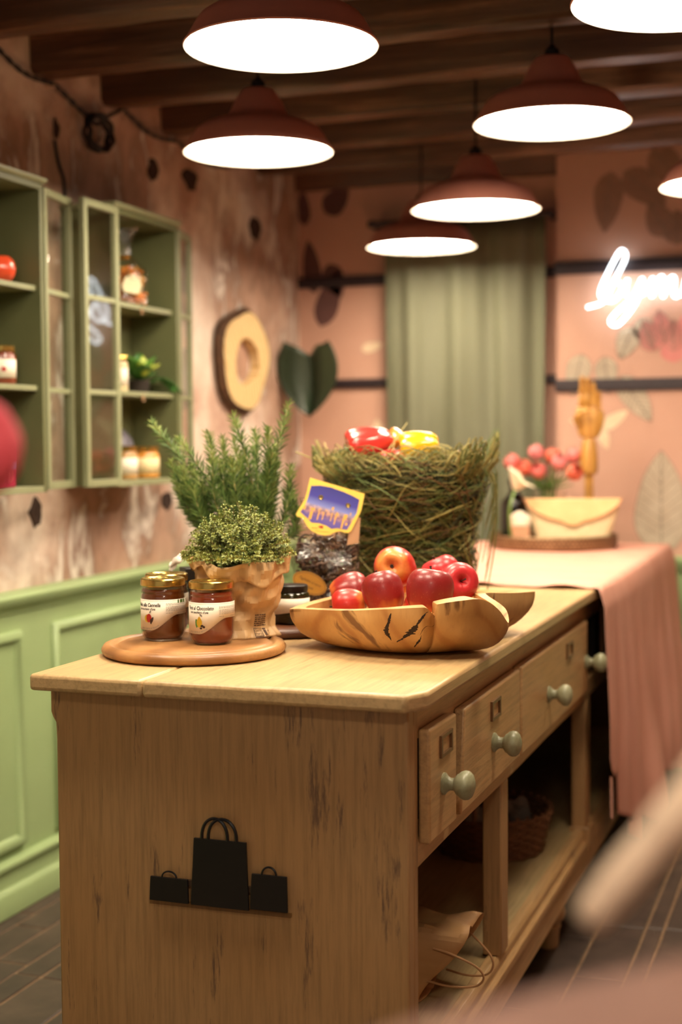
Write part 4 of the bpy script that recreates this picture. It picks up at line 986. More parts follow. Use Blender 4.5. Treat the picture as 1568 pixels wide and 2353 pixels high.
MB().box((-.029, -.014, 0), (.029, .014, .066)).build('packet', simple('peach_card', hx('D8A07A'), .6), pk, bevel=.003)
mb = MB()
def PW(i, j):
    a = 2*PI*i/24; q = j/8; r_ = (.030+.004*math.sin(q*PI))*(1-.25*q**3); return (math.cos(a)*r_*1.0, math.sin(a)*.015*(1-.3*q), .066+.044*q-(.012*math.cos(a)**2*q**4))
mb.grid(PW, 24, 8).build('white_top', simple('white_cotton', hx('EDE2CC'), .8, c2=hx('E2D4BA'), scale=60, bump=.3), pk, solid=.001)
# calla lily
ca = thing('calla_lily', 'white calla lily leaning over the black bottle', 'flower', (-.945, 4.19, ZTr))
mb = MB()
def PCa(i, j):
    a = -PI*.85+1.7*PI*i/20; q = j/10; r_ = .006+.030*q**.8*(1+.25*math.cos(a)); return (math.cos(a)*r_*1.15+.012*q+.01, -.004+math.sin(a)*r_*.55-.012*q, .172+.052*q*(1-.45*math.cos(a)*q)-.02*q*q*(1 if math.cos(a) > .2 else 0))
mb.grid(PCa, 20, 10).build('spathe', simple('calla_white', hx('F2E8CE'), .5, c2=hx('E8DCB8'), scale=20), ca, solid=.0012)
MB().tube([(.010, -.006, .178), (.014, -.010, .198), (.018, -.014, .214)], [.004, .0045, .003], 8).build('spadix', simple('spadix_yellow', hx('C8B848'), .6), ca)
MB().tube(spline([(.004, -.030, .003), (.002, -.056, .08), (.004, -.055, .13), (.008, -.004, .176)], 5), .004, 8).build('stem', simple('calla_stem', hx('6E8A44'), .5), ca)
# tulips in a glass vase behind
vz = thing('glass_vase', 'clear glass vase of tulip stems behind the clutch bag', 'vase', (-.870, 4.375, ZTr))
MB().lathe([(0, 0), (.045, 0), (.048, .004), (.050, .12), (.052, .165), (.0495, .165), (.047, .12), (.045, .008), (0, .006)], 32).build('glass', M_jarglass, vz)
M_tul = [simple('tulip_pink', hx('DE7A74'), .45, c2=hx('D06660'), scale=30), simple('tulip_coral', hx('DA6A50'), .45, c2=hx('CC5A44'), scale=30), simple('tulip_rose', hx('E08A88'), .45, c2=hx('D27676'), scale=30)]
M_tgreen = simple('tulip_green', hx('5E7A34'), .5, c2=hx('4C662A'), scale=30)
def tulip(x, y, z, k, label):
    t = thing('tulip', label, 'flower', (-.870, 4.375, ZTr+.006), 0, 'pink tulips in the vase')
    p0 = Vector((x*.15, y*.15, .004)); p1 = Vector((x*.28, y*.28, .165)); p2 = Vector((x, y, z))
    MB().tube(spline([p0, p1, p1.lerp(p2, .6)+Vector((0, 0, .01)), p2], 5), .0032, 6).build('stem', M_tgreen, t)
    d = (p2-p1).normalized(); q_ = d.to_track_quat('Z', 'Y').to_matrix().to_4x4()
    for i in range(6):
        mb = MB()
        def PP(u, v, i=i):
            a = (u/6-.5)*1.45; q = v/8; w_ = math.sin(PI*min(.97, .12+q*.88))**.7; r_ = .0195*(.35+.95*math.sin(PI*(.10+.75*q)))*(1 if i % 2 else .93)
            aa = i*PI/3+a*w_; return Matrix.Translation(p2) @ q_ @ Vector((math.cos(aa)*r_, math.sin(aa)*r_, .048*q))
        mb.grid(PP, 6, 8).build('petal', M_tul[k % 3], t, solid=.0008)
    mb = MB()
    for sgn in (-1, 1):
        def PL2(u, v, sgn=sgn):
            q = v/8; w_ = .010*math.sin(PI*(.08+.9*q)); c = p1.lerp(p2, -.05+.75*q)+Vector((sgn*.028*q, -.012*q, -.016*q*q)); return c+Vector((0, 1, .3))*w_*(u-1)
        mb.grid(PL2, 2, 8)
    mb.build('leaves', M_tgreen, t, solid=.0006)
for k, (x, y, z, lb) in enumerate([(-.095, -.03, .232, 'tulip farthest left in the vase, above the lily'), (-.055, -.055, .215, 'tulip leaning forward over the black bottle'), (-.040, .02, .255, 'tulip standing highest on the left of the bunch'),
        (-.018, -.05, .205, 'coral tulip low at the front of the bunch'), (.006, .01, .242, 'tulip standing in the middle of the bunch'), (.030, -.030, .226, 'large pink tulip at the right front of the bunch'), (.060, .02, .245, 'tulip at the upper right of the bunch'), (.074, -.058, .205, 'tulip farthest right, beside the wooden hand')]):
    tulip(x, y, z, k, 'pink '+lb if not lb.startswith(('coral', 'large')) else lb)
# clutch bag with scalloped flap
cb = thing('clutch_bag', 'cream envelope clutch bag with peach scalloped flap on the tray', 'bag', (-.776, 4.252, ZTr), toward(-.776, 4.252))
def clutch_w(q): return .102+.042*q
mb = MB()
def PK(i, j):
    a = 2*PI*i/64; q = j/14; c, s = math.cos(a), math.sin(a); n_ = 3.2; rr_ = (abs(c)**n_+abs(s)**n_)**(-1/n_)
    return (c*rr_*clutch_w(q), s*rr_*(.040-.024*q), .002+.140*q+.004*math.sin(a*2)*q)
mb.grid(PK, 64, 14); mb.add([PK(i, 0) for i in range(64)], [tuple(range(63, -1, -1))]); mb.add([PK(i, 14) for i in range(64)], [tuple(range(64))])
mb.build('body', simple('clutch_straw', hx('E2CFA6'), .75, c2=hx('D2BC90'), scale=90, bump=.35), cb)
mb = MB()
def flapz(u): return .146-.070*max(0, 1-u*u)**.55-.010*math.exp(-(u/.2)**4)
def PF(i, j):
    u = -1+2*i/40; q = j/10; z = .147*(1-q)+flapz(u)*q; zz = (z-.002)/.140; return (u*clutch_w(min(1, zz))*1.005, -(.040-.024*min(1, zz))*(1-.12*abs(u)**6)-.0035-.003*q, z)
mb.grid(PF, 40, 10).build('flap', simple('clutch_peach', hx('E8BE86'), .6, c2=hx('DEB078'), scale=30), cb, solid=.0025)
pts = [PF(i, 10) for i in range(41)]; MB().tube([(x, y-.001, z) for x, y, z in pts], .0028, 6).build('flap_piping', simple('clutch_piping', hx('D29A6C'), .6), cb)
# wooden mannequin hand on a dowel
hn = thing('wooden_hand', 'wooden mannequin hand on a dowel stand behind the clutch bag', 'ornament', (-.748, 4.376, ZTr), toward(-.748, 4.376)); hn.scale = (1.18, 1.18, 1.06)
M_hw = wood('hand_wood', (hx('A87434'), hx('BC8A42'), hx('C89A50')), 'Z', 16, 2.0, .4, False, 2)
MB().lathe([(0, 0), (.040, 0), (.042, .004), (.040, .012), (.014, .014), (.012, .018), (.0115, .205), (0, .205)], 28).build('stand', M_hw, hn)
MB().lathe([(0, .204), (.019, .204), (.022, .208), (.0235, .225), (.0225, .262), (.0195, .290), (.0165, .302), (0, .304)], 28).build('forearm', M_hw, hn)
MB().ball((0, 0, .304), .0135, 10).build('wrist_ball', M_hw, hn)
mb = MB()
def PPalm(i, j):
    a = 2*PI*i/28; q = j/14; wx = .014+.023*math.sin(PI*min(1, .10+.62*q)); wy = .011+.006*math.sin(PI*(.1+.75*q)); k = 1 if 0 < j < 14 else .35
    return (math.cos(a)*wx*k+.004*q, math.sin(a)*wy*k, .306+.094*q-(.006*math.cos(a) if j > 10 else 0))
mb.grid(PPalm, 28, 14); mb.add([PPalm(i, 0) for i in range(28)], [tuple(range(27, -1, -1))]); mb.add([PPalm(i, 14) for i in range(28)], [tuple(range(28))])
mb.build('palm', M_hw, hn, angle=60)
for k, (x, z, L, lean) in enumerate([(-.0195, .398, (.040, .028, .022), .02), (-.0045, .402, (.037, .025, .019), 0.02), (.0105, .399, (.031, .021, .016), .01), (.0240, .390, (.024, .016, .013), 0.0)]):
    fg = None; p = Vector((x, -.002, z)); bend = 0.0; mb = MB()
    for s_, Ls in enumerate(L):
        bend += (.05, .16, .22)[s_]; d = Vector((math.sin(lean), -math.sin(bend), math.cos(bend))).normalized(); r_ = .0088-.0008*s_
        q_ = p+d*Ls; mb.tube([p+d*.001, p+d*Ls*.12, p+d*Ls*.5, p+d*Ls*.88, q_], [r_*.7, r_, r_*.92, r_*.95, r_*.55], 10); mb.ball(q_, r_*.72, 6); p = q_
    mb.build('finger', M_hw, hn)
mb = MB(); p = Vector((-.024, -.012, .345))
for s_, (d, Ls) in enumerate(((Vector((-.45, -.55, .72)), .026), (Vector((.45, -.55, .70)), .026), (Vector((.93, -.25, .28)), .024))):
    d.normalize(); q_ = p+d*Ls; r_ = .0085-.001*s_; mb.tube([p, p+d*Ls*.2, p+d*Ls*.8, q_], [r_*.7, r_, r_*.92, r_*.6], 10); mb.ball(q_, r_*.72, 6); p = q_
mb.build('thumb', M_hw, hn)
# glossy sprig lying at the front of the tray
sp = thing('foil_sprig', 'shiny pale green wrapped sprig lying at the front of the tray', 'packet', (-.768, 4.162, ZTr), toward(-.768, 4.162)+.1)
rt = random.Random(8); mb = MB()
for k in range(60):
    x = rt.uniform(-.02, .058); leaf(mb, Vector((x, rt.uniform(-.012, .018), .008+rt.uniform(0, .016))), Vector((rt.uniform(.2, 1), rt.uniform(-.6, .6), rt.uniform(0, .7))), Vector((0, 0, 1)), rt.uniform(.015, .026), .005, rt.choice((0, 0, 1)))
stuff(mb.build('leaves', [simple('sprig_pale', hx('C8CC8A'), .2, c2=hx('B0B870'), scale=40, coat=.5), simple('sprig_green', hx('6E8A44'), .3)], sp, smooth=False, recalc=False))
MB().tube(spline([(-.105, -.012, .006), (-.06, -.008, .012), (0, 0, .012), (.05, .004, .012)], 6), [.004+.006*math.sin(PI*i/18) for i in range(19)], 10).build('wrapper', simple('white_wrap', hx('F0E8D2'), .25, coat=.4), sp)

# ================================================================== CURTAIN in the doorway
NU, NV = 150, 24
def PCu(i, j):
    u = i/NU; q = j/NV; x = -1.502+.560*u; z = .10+1.73*q; f_ = math.sin(u*2*PI*3.3+.9)*.75+.25*math.sin(u*2*PI*7.3+1+q*2)
    return (x+.010*math.sin(q*3+u*9)*(1-q), 4.660+.028*f_*(1-.35*q)+.008*nz3(u*8, q*4, 1), z)
cu_o = thing('door_curtain', 'sage green velvet curtain hanging in the doorway of the back wall', 'curtain', (0, 0, 0))
MB().grid(PCu, NU, NV).build('drape', simple('sage_velvet', hx('747660'), .75, c2=hx('686A52'), scale=5, stretch=(2, 2, .3)), cu_o, recalc=False, angle=0, solid=.003)
MB().tube([(-1.56, 4.665, 1.838), (-.92, 4.665, 1.838)], .010, 12).build('rod', M_strip, cu_o)
for x in (-1.545, -.930): MB().box((x-.008, 4.66, 1.826), (x+.008, 4.75, 1.850)).build('bracket', M_strip, cu_o, smooth=False)

# ================================================================== NEON SIGN
ns = thing('neon_sign', 'white neon script sign on the pink mural wall', 'sign', (-.60, 4.655, 1.58))
M_neon = emit('neon_white', (.86, .95, 1.0, 1), 6.0); YN = 0.0
def neon(pts, name='letter_tube'):
    pp = spline([(x+.60, 0, z-1.58) for x, z in pts], 8); MB().tube(pp, .0048, 8).build(name, M_neon, ns)
neon([(-.803, 1.524), (-.75, 1.542), (-.717, 1.603), (-.679, 1.679), (-.692, 1.704), (-.716, 1.671), (-.757, 1.585), (-.753, 1.552), (-.717, 1.544), (-.688, 1.582), (-.711, 1.609)])
neon([(-.672, 1.61), (-.678, 1.565), (-.652, 1.557), (-.625, 1.611), (-.646, 1.534), (-.701, 1.466), (-.727, 1.479), (-.685, 1.523), (-.607, 1.572)])
neon([(-.607, 1.572), (-.591, 1.61), (-.594, 1.552), (-.575, 1.603), (-.559, 1.609), (-.559, 1.55), (-.54, 1.601), (-.524, 1.607), (-.524, 1.552), (-.499, 1.561), (-.486, 1.605), (-.486, 1.554), (-.455, 1.559)])
for x, z in ((-.70, 1.70), (-.70, 1.47), (-.64, 1.556), (-.56, 1.60), (-.49, 1.56)):
    MB().tube([(x+.60, .004, z-1.58), (x+.60, .032 if not (1.637 < z < 1.68) else .026, z-1.58)], .003, 6).build('standoff', M_cord, ns)

# ================================================================== WALL CABINETS with glazed doors
def cabinet(name, y0, y1, label):
    z0, z1, xb, xf, th_ = .985, 1.675, XL+.0015, -1.702, .014
    t = thing(name, label, 'cabinet', (0, 0, 0), 0, 'green glazed wall cabinets')
    MB().box((xb, y0, z0), (xb+.008, y1, z1)).build('back', M_cab_shaded, t, smooth=False)
    for y in (y0, y1-th_): MB().box((xb+.008, y, z0), (xf, y+th_, z1)).build('side', M_cab_shaded, t, bevel=.001)
    MB().box((xb+.008, y0+th_, z1-th_), (xf, y1-th_, z1)).build('top', M_cab_shaded, t, bevel=.001)
    MB().prism([(xb, z1), (xf+.004, z1), (xf+.010, z1+.006), (xf+.010, z1+.012), (xb, z1+.012)], y0-.006, y1+.006, 'y').build('cornice', M_cab_lit, t, bevel=.001)
    MB().box((xb+.008, y0+th_, z0), (xf, y1-th_, z0+th_)).build('bottom', M_cab_lit, t, bevel=.001)
    for z in (1.213, 1.436): MB().box((xb+.008, y0+th_, z), (xf-.012, y1-th_, z+.012)).build('shelf', M_cab_lit, t, bevel=.001)
    return t
def cab_door(t, hinge, end):
    """hinge and end are (x,y): the door leaf swung open"""
    hx_, hy = hinge; ex, ey = end; wd = math.hypot(ex-hx_, ey-hy); ang = math.atan2(ey-hy, ex-hx_)
    z0, z1, fr, d = .990, 1.670, .017, .014; mb = MB(); M4 = Matrix.Translation((hx_, hy, 0)) @ Matrix.Rotation(ang, 4, 'Z')
    mb.box((0, 0, z0), (fr, d, z1), mat=M4).box((wd-fr, 0, z0), (wd, d, z1), mat=M4).box((fr, 0, z0), (wd-fr, d, z0+fr), mat=M4).box((fr, 0, z1-fr), (wd-fr, d, z1), mat=M4)
    mids = (1.216, 1.440)
    for z in mids: mb.box((fr, .002, z-.006), (wd-fr, d-.002, z+.006), mat=M4)
    dr = mb.build('door', M_cab_lit, t, smooth=False, bevel=.001)
    zs = [z0+fr, mids[0]-.006, mids[0]+.006, mids[1]-.006, mids[1]+.006, z1-fr]
    for a, b in zip(zs[::2], zs[1::2]):
        MB().box((fr, .006, a), (wd-fr, .008, b), mat=M4).build('pane', M_glass, dr, smooth=False)
    for z in (z0+.07, z1-.07): MB().tube([M4 @ Vector((-.002, d/2, z-.018)), M4 @ Vector((-.002, d/2, z+.018))], .0035, 8).build('hinge', M_gold, dr)
ca1 = cabinet('wall_cabinet', 2.435, 2.790, 'green wall cabinet cut off by the left edge of the photo')
ca2 = cabinet('wall_cabinet', 3.115, 3.472, 'green wall cabinet with open glass doors beside the wooden ring')
cab_door(ca1, (-1.700, 2.794), (-1.728, 2.962)); cab_door(ca1, (-1.700, 2.420), (-1.72, 2.255))
cab_door(ca2, (-1.698, 3.110), (-1.700, 2.945)); cab_door(ca2, (-1.700, 3.476), (-1.742, 3.640))
for y in (3.28,):
    for z in (1.436, 1.213): MB().tube([(-1.716, y, z+.004), (-1.712, y, z-.012)], .005, 8).build('shelf_peg', M_holder, ca2)
ZS = (.9994, 1.2256, 1.4486)
# in the left cabinet
tm_ = thing('tomato', 'glossy orange-red tomato on the top shelf of the left cabinet', 'tomato', (-1.765, 2.708, ZS[2]+.001))
MB().lathe([(0, .001), (.016, 0), (.028, .005), (.0355, .018), (.0375, .030), (.034, .046), (.024, .057), (.010, .059), (0, .055)], 32, fn=lambda p, a: Vector((p.x*(1+.04*math.cos(5*a)), p.y*(1+.04*math.cos(5*a)), p.z))).build('flesh', simple('tomato_red', hx('D8502C'), .25, c2=hx('CC4426'), scale=10, coat=.4), tm_, angle=0)
mb = MB()
for k in range(5): leaf(mb, Vector((0, 0, .056)), Vector((math.cos(k*1.257), math.sin(k*1.257), .25)), Vector((0, 0, 1)), .020, .004, 0)
mb.build('calyx', M_tgreen, tm_, smooth=False, recalc=False)
pl_ = thing('white_plate', 'white plate leaning upright on the top shelf of the left cabinet', 'plate', (-1.790, 2.600, ZS[2]+.001), 0)
MB().lathe([(0, 0), (.050, 0), (.060, .004), (.085, .012), (.086, .015), (.060, .008), (.048, .005), (0, .005)], 48, mat=Matrix.Translation((0, 0, .087)) @ Matrix.Rotation(rad(82), 4, 'Y')).build('plate', M_white, pl_)
MB().box((-.015, -.02, 0), (.012, .02, .006)).build('stand', M_holder, pl_, smooth=False)
def small_jar(loc, r, h, mt, lidmt, label, name='storage_jar', lab=M_paper, group=None):
    t = thing(name, label, 'jar', loc, toward(loc[0], loc[1]), group)
    MB().lathe([(0, 0), (r*.9, 0), (r, h*.05), (r, h*.72), (r*.86, h*.82), (r*.84, h*.86), (0, h*.86)], 32).build('body', mt, t, angle=50)
    MB().lathe([(0, h*.84), (r*.93, h*.84), (r*.94, h*.86), (r*.94, h*.98), (r*.88, h), (0, h)], 32).build('lid', lidmt, t, angle=40)
    mb = MB(); rr_ = r+.0006
    def PQ(i, j):
        a = -1.3+2.6*i/24; return (rr_*math.sin(a), -rr_*math.cos(a), h*(.16+.48*j))
    lb = mb.grid(PQ, 24, 1).build('label', lab, t, recalc=False, solid=.0003); return t, lb, rr_, h
t, lb, rr_, h = small_jar((-1.765, 2.712, ZS[1]+.001), .031, .085, M_jam2, M_gold, 'red jam jar with white label on the middle shelf of the left cabinet', 'jam_jar')
MB().add(wrap([(-.006, .030), (.0, .026), (.006, .030), (.004, .037), (-.004, .037)], rr_+.0005, .004, 0), [(0, 1, 2, 3, 4)]).build('fruit_print', M_red, lb, smooth=False, recalc=False)
bxp = thing('pink_carton', 'bright pink printed carton on the bottom shelf of the left cabinet', 'box', (-1.765, 2.690, ZS[0]+.001), toward(-1.765, 2.69))
MB().box((-.045, -.02, 0), (.036, .02, .098)).build('carton', simple('magenta_card', hx('C02850'), .45, c2=hx('B02048'), scale=20), bxp, bevel=.001)
MB().box((-.045, -.0206, .040), (.036, -.0200, .056)).build('blue_band', simple('lilac_print', hx('8A7AB0'), .5), bxp, smooth=False)
mb = MB()
for k in range(4):
    x = -.034+.018*k; mb.tube([(x, -.0206, .036), (x, -.0206, .014), (x+.004, -.0206, .009), (x+.008, -.0206, .014), (x+.008, -.0206, .036)], .0012, 4)
mb.build('stripe_print', simple('salmon_print', hx('E8707A'), .5), bxp)
mb = MB().tube([(.014, -.0206, .080), (.014, -.0206, .070), (.019, -.0206, .066), (.024, -.0206, .070), (.024, -.0206, .080)], .0011, 4).build('letter_print', M_yel, bxp)
# in the right cabinet: top shelf, bag of orange pasta with a label and shiny crimped top
ob = thing('pasta_packet', 'cellophane packet of orange pasta with tied top on the cabinet shelf', 'packet', (-1.772, 3.285, ZS[2]+.001), toward(-1.772, 3.285)); ob.scale = (1.25, 1.25, 1.15)
sdo = seeds(5, .03, .07)
def PO(i, j):
    a = 2*PI*i/36; q = j/30; z = .002+.172*q; wx = .052*(1-.72*smooth01(.45, .66, q)+.45*smooth01(.66, 1, q)); wy = .034*(1-.75*smooth01(.45, .66, q)+.15*smooth01(.66, 1, q)); p = Vector((math.cos(a)*wx, math.sin(a)*wy, z)); return p+Vector((math.cos(a), math.sin(a), 0))*crumple(p, sdo, .012)
MB().grid(PO, 36, 30).build('cellophane', M_cello, ob, angle=20)
rt = random.Random(41); mb = MB()
for k in range(150):
    z = rt.uniform(.008, .082); ex = .043*(1-.3*smooth01(.06, .09, z)); p = Vector((rt.uniform(-1, 1)*ex, rt.uniform(-.024, .024), z)); d = Vector((rt.gauss(0, 1), rt.gauss(0, .4), rt.gauss(0, 1))).normalized()*.010
    mb.tube([p-d, p+Vector((0, 0, .002)), p+d], .0034, 5, rt.choice((0, 0, 1)))
stuff(mb.build('pasta', [simple('orange_pasta', hx('D8842E'), .5, c2=hx('C87424'), scale=40), simple('pale_pasta', hx('E0A850'), .5)], ob))
MB().prism([(.004, .026), (.034, .022), (.040, .040), (.036, .058), (.020, .066), (.006, .058), (.0, .040)], -.0375, -.0368, 'y').build('label', simple('cream_label', hx('F0EBC0'), .35), ob, smooth=False)
MB().tube([(.016*math.cos(2*PI*i/20), .011*math.sin(2*PI*i/20), .108) for i in range(20)], .0035, 6, closed=True).build('tie', M_gold, ob)
# middle shelf: leafy plant and a small bottle
small_jar((-1.762, 3.252, ZS[1]+.001), .019, .092, simple('cream_glass', hx('E0CCA0'), .3), M_gold, 'slim cream bottle beside the leafy plant in the cabinet', 'small_bottle')
gp = thing('leafy_plant', 'leafy green artificial plant with yellow-green centre on the cabinet shelf', 'plant', (-1.774, 3.372, ZS[1]+.001)); gp.scale = (1.0, 1.0, 1.25)
rt = random.Random(51)
M_gl = [simple('leaf_deep', hx('447A34'), .4, c2=hx('386A2A'), scale=30), simple('leaf_mid', hx('62983E'), .4, c2=hx('528634'), scale=30), simple('leaf_lime', hx('C4D258'), .4, c2=hx('B0C04A'), scale=30)]
def big_leaf(d, L, W, droop, k, base):
    mb = MB(); d = Vector(d).normalized(); s_ = d.cross(Vector((0, 0, 1)))
    s_ = s_.normalized() if s_.length > 1e-3 else Vector((1, 0, 0)); n_ = s_.cross(d)
    def PL(i, j):
        q = j/8; u = i/4-.5; w_ = W*math.sin(PI*(.06+.90*q**.85)); p = Vector(base)+d*L*q+s_*w_*u*2+n_*(abs(u)*.25*W)+Vector((0, 0, -droop*q*q*L))
        p.z = max(.002, min(.165, p.z)); p.x = max(-.060, p.x); p.y = min(.076, max(-.105, p.y)) if p.x < .068 else p.y; return p
    return mb.grid(PL, 4, 8).build('leaf', M_gl[k], gp, solid=.0008)
for k in range(9):
    a = k*.7; big_leaf((math.cos(a)*.35+.22, math.sin(a)*.9, .75+.35*math.sin(k*2.1)), rt.uniform(.075, .105), .026, .22, 0 if k % 3 else 1, (0, 0, .024))
for k in range(7):
    a = k*.9+.3; big_leaf((math.cos(a)*.5+.4, math.sin(a)*.9, .75), rt.uniform(.045, .062), .013, .2, 2, (.024, -.016, .034))
big_leaf((.45, .8, .1), .10, .020, .6, 0, (.03, .03, .03)); big_leaf((.35, 1, .5), .09, .022, .5, 0, (.02, .03, .02))
MB().lathe([(0, 0), (.026, 0), (.032, .024), (.030, .026), (0, .024)], 20).build('pot', M_dark, gp)
# bottom shelf: two honey jars, white cone of wax, grey dome
M_honey = simple('honey', hx('D89A48'), .25, c2=hx('C88838'), scale=10, coat=.4)
small_jar((-1.758, 3.268, ZS[0]+.001), .030, .086, simple('amber_cream', hx('C89A62'), .3, coat=.3), M_gold, 'jar with cream label standing left on the bottom cabinet shelf', 'preserve_jar', group='jars on the bottom cabinet shelf')
small_jar((-1.758, 3.378, ZS[0]+.001), .036, .084, M_honey, M_gold, 'honey jar, wider and right of its neighbour on the bottom cabinet shelf', 'preserve_jar', simple('cream_paper', hx('EBD9A8'), .55), group='jars on the bottom cabinet shelf')
dm = thing('grey_bowl', 'blue-grey bowl standing upright behind the honey jar in the cabinet', 'bowl', (-1.812, 3.360, ZS[0]+.001))
MB().lathe([(0, 0), (.020, .001), (.045, .012), (.062, .034), (.066, .052), (.063, .052), (.042, .016), (0, .006)], 36, mat=Matrix.Translation((.016, 0, .0665)) @ Matrix.Rotation(rad(-84), 4, 'Y')).build('bowl', simple('blue_grey_glaze', hx('7A7684'), .35), dm)
cn = thing('wrapped_sweet', 'pale pink pointed paper cone behind the cream-labelled jar', 'packet', (-1.805, 3.262, ZS[0]+.001))
MB().lathe([(0, 0), (.024, 0), (.026, .02), (.022, .085), (.012, .125), (.003, .143), (0, .144)], 20, fn=lambda p, a: Vector((p.x*(1+.08*math.cos(6*a)), p.y*(1+.08*math.cos(6*a)), p.z))).build('cone', simple('blush_paper', hx('E6CABC'), .55), cn)

# ================================================================== THINGS ON THE WALLS
rg = thing('wood_slice_ring', 'live-edge wooden slice ring with bark edge on the plaster wall', 'ornament', (XL+.0025, 4.195, 1.355))
rt = random.Random(61); NRi = 48; out = []; inn = []
for i in range(NRi):
    a = 2*PI*i/NRi; ro = 1+.05*math.sin(2*a+.8)+.035*math.sin(5*a+1)+.03*math.sin(3*a)
    out.append((math.cos(a)*.185*ro, math.sin(a)*.168*ro)); ri = 1+.10*math.sin(2*a+1)+.06*math.sin(3*a+2); inn.append((.004+math.cos(a)*.088*ri, -.006+math.sin(a)*.082*ri))
d_ = .032; mb = MB(); vs = [(0, a, b) for a, b in out]+[(d_, a*.95, b*.95) for a, b in out]+[(d_, a, b) for a, b in inn]+[(0, a, b) for a, b in inn]; fs = []
for i in range(NRi):
    j = (i+1) % NRi; fs += [(NRi+i, NRi+j, 2*NRi+j, 2*NRi+i), (2*NRi+i, 2*NRi+j, 3*NRi+j, 3*NRi+i), (3*NRi+i, 3*NRi+j, j, i)]
mb.add(vs, fs).build('slice', wood('slice_wood', (hx('C09A60'), hx('DDBE88'), hx('E8CE9C')), 'X', 14, 4, .55, True, 1), rg, angle=35)
mb = MB(); vs = [(.0005, a*1.0, b*1.0) for a, b in out]+[(d_*.45, a*1.055, b*1.055) for a, b in out]+[(d_+.001, a*.955, b*.955) for a, b in out]; fs = []
for i in range(NRi):
    j = (i+1) % NRi; fs += [(i, j, NRi+j, NRi+i), (NRi+i, NRi+j, 2*NRi+j, 2*NRi+i)]
mb.add(vs, fs).build('bark', simple('bark_brown', hx('5A3A1E'), .85, c2=hx('3A2412'), scale=60, bump=.8, bdist=.004), rg)
# big dark leaf in the corner
lf = thing('giant_leaf', 'large dark green heart-shaped leaf hanging in the wall corner', 'leaf', (-1.735, 4.56, 1.30))
mb = MB()
def heart(u, v):
    s = u/20-.5; q = v/16; hw = .112*math.sin(PI*min(1, .22+.78*q))**.75*(1 if q < .8 else 1); x = s*2*hw; z = .105-.225*q+(.030*(abs(s)*2)**1.5-.018*(1-min(1, abs(s)*6)))*(1-q)
    return (x, -.055*abs(s)*2+.02*q-.010*math.sin(abs(s)*9), z)
mb.grid(heart, 20, 16).build('blade', simple('leaf_black_green', hx('2A3822'), .42, c2=hx('222E1C'), scale=12, stretch=(2, 2, .4)), lf, solid=.002)
MB().tube([heart(10, v) for v in range(17)], [.004-.0002*v for v in range(17)], 6).build('midrib', simple('leaf_rib', hx('3E4A2C'), .5), lf)
MB().tube(spline([heart(10, 0), (.0, .06, .125), (0, .14, .13), (0, .187, .12)], 5), .0035, 6).build('stem', simple('leaf_stem', hx('4A4A2C'), .6), lf)
# cable on porcelain knobs with a coil
cbl = thing('wall_cable', 'twisted black cable on porcelain knobs with a coil along the plaster wall', 'cable', (0, 0, 0))
kn = [(2.10, 2.00), (2.45, 1.975), (2.78, 2.005), (3.058, 1.969), (3.405, 1.983), (3.733, 1.960), (4.10, 1.952)]
for i, (a, b) in enumerate(zip(kn, kn[1:])):
    pts = []
    if i == 3: ctrl = [(a[0], a[1]), (3.20, 1.930), (3.265, 1.915), (3.32, 1.945), (b[0], b[1])]
    else: ctrl = [(a[0], a[1]), ((a[0]+b[0])/2, (a[1]+b[1])/2-.022), (b[0], b[1])]
    sp_ = spline([(XL+.022, y, z) for y, z in ctrl], 10)
    MB().tube([p+Vector((.003*math.cos(k*1.2), 0, .003*math.sin(k*1.2))) for k, p in enumerate(sp_)], .0036, 6).build('cable', M_cord, cbl)
    MB().tube([p-Vector((.003*math.cos(k*1.2), 0, .003*math.sin(k*1.2))) for k, p in enumerate(sp_)], .0036, 6).build('cable', M_cord, cbl)
for y, z in kn: MB().lathe([(0, 0), (.009, 0), (.010, .004), (.0065, .010), (.0065, .014), (.010, .018), (.009, .024), (0, .026)], 16, mat=Matrix.Translation((XL, y, z)) @ Matrix.Rotation(PI/2, 4, 'Y')).build('porcelain_knob', simple('porcelain', hx('C8A890'), .3), cbl)
mb = MB()
for k in range(5):
    mb.tube([(XL+.016+.006*k*.8+.003*math.sin(7*2*PI*i/40), 3.270+(.058+.006*math.sin(k*2.3))*math.cos(2*PI*i/40+k), 1.893+(.042+.005*math.cos(k*1.7))*math.sin(2*PI*i/40+k)) for i in range(40)], .0042, 6, closed=True)
mb.build('coil', M_cord, cbl)
MB().tube(spline([(XL+.006, 3.085, 1.84), (XL+.006, 3.10, 1.79), (XL+.006, 3.125, 1.75), (XL+.006, 3.13, 1.70)], 6), .004, 6).build('loose_end', M_cord, cbl)

# ================================================================== ON THE LOWER SHELF
kb = thing('paper_carrier_bag', 'brown paper carrier bag lying open on the counter shelf', 'bag', (-.590, 2.190, .1925))
sk = seeds(4, .05, .12)
def PKb(i, j):     # lies on its side, mouth towards the open front
    a = 2*PI*i/64; q = j/20; c, s = math.cos(a), math.sin(a); n_ = 6.0; rr_ = (abs(c)**n_+abs(s)**n_)**(-1/n_); yy = c*rr_; zz = s*rr_
    p = Vector((-.26*(1-q)+q*(.040*zz-.006+.006*math.sin(a*3)), yy*.066*(1-.06*q*zz), .064+zz*(.060+.003*q))); d = crumple(p, sk, .010); p += Vector((0, c, s))*(d-.003); p.z = max(.0015, p.z); return p
mb = MB().grid(PKb, 64, 20); mb.add([PKb(i, 0) for i in range(64)], [tuple(range(63, -1, -1))])
mb.build('bag', simple('kraft_brown', hx('C89A66'), .6, c2=hx('B88A56'), scale=40, stretch=(.2, 1, 1), bump=.05), kb, angle=14, solid=.0007)
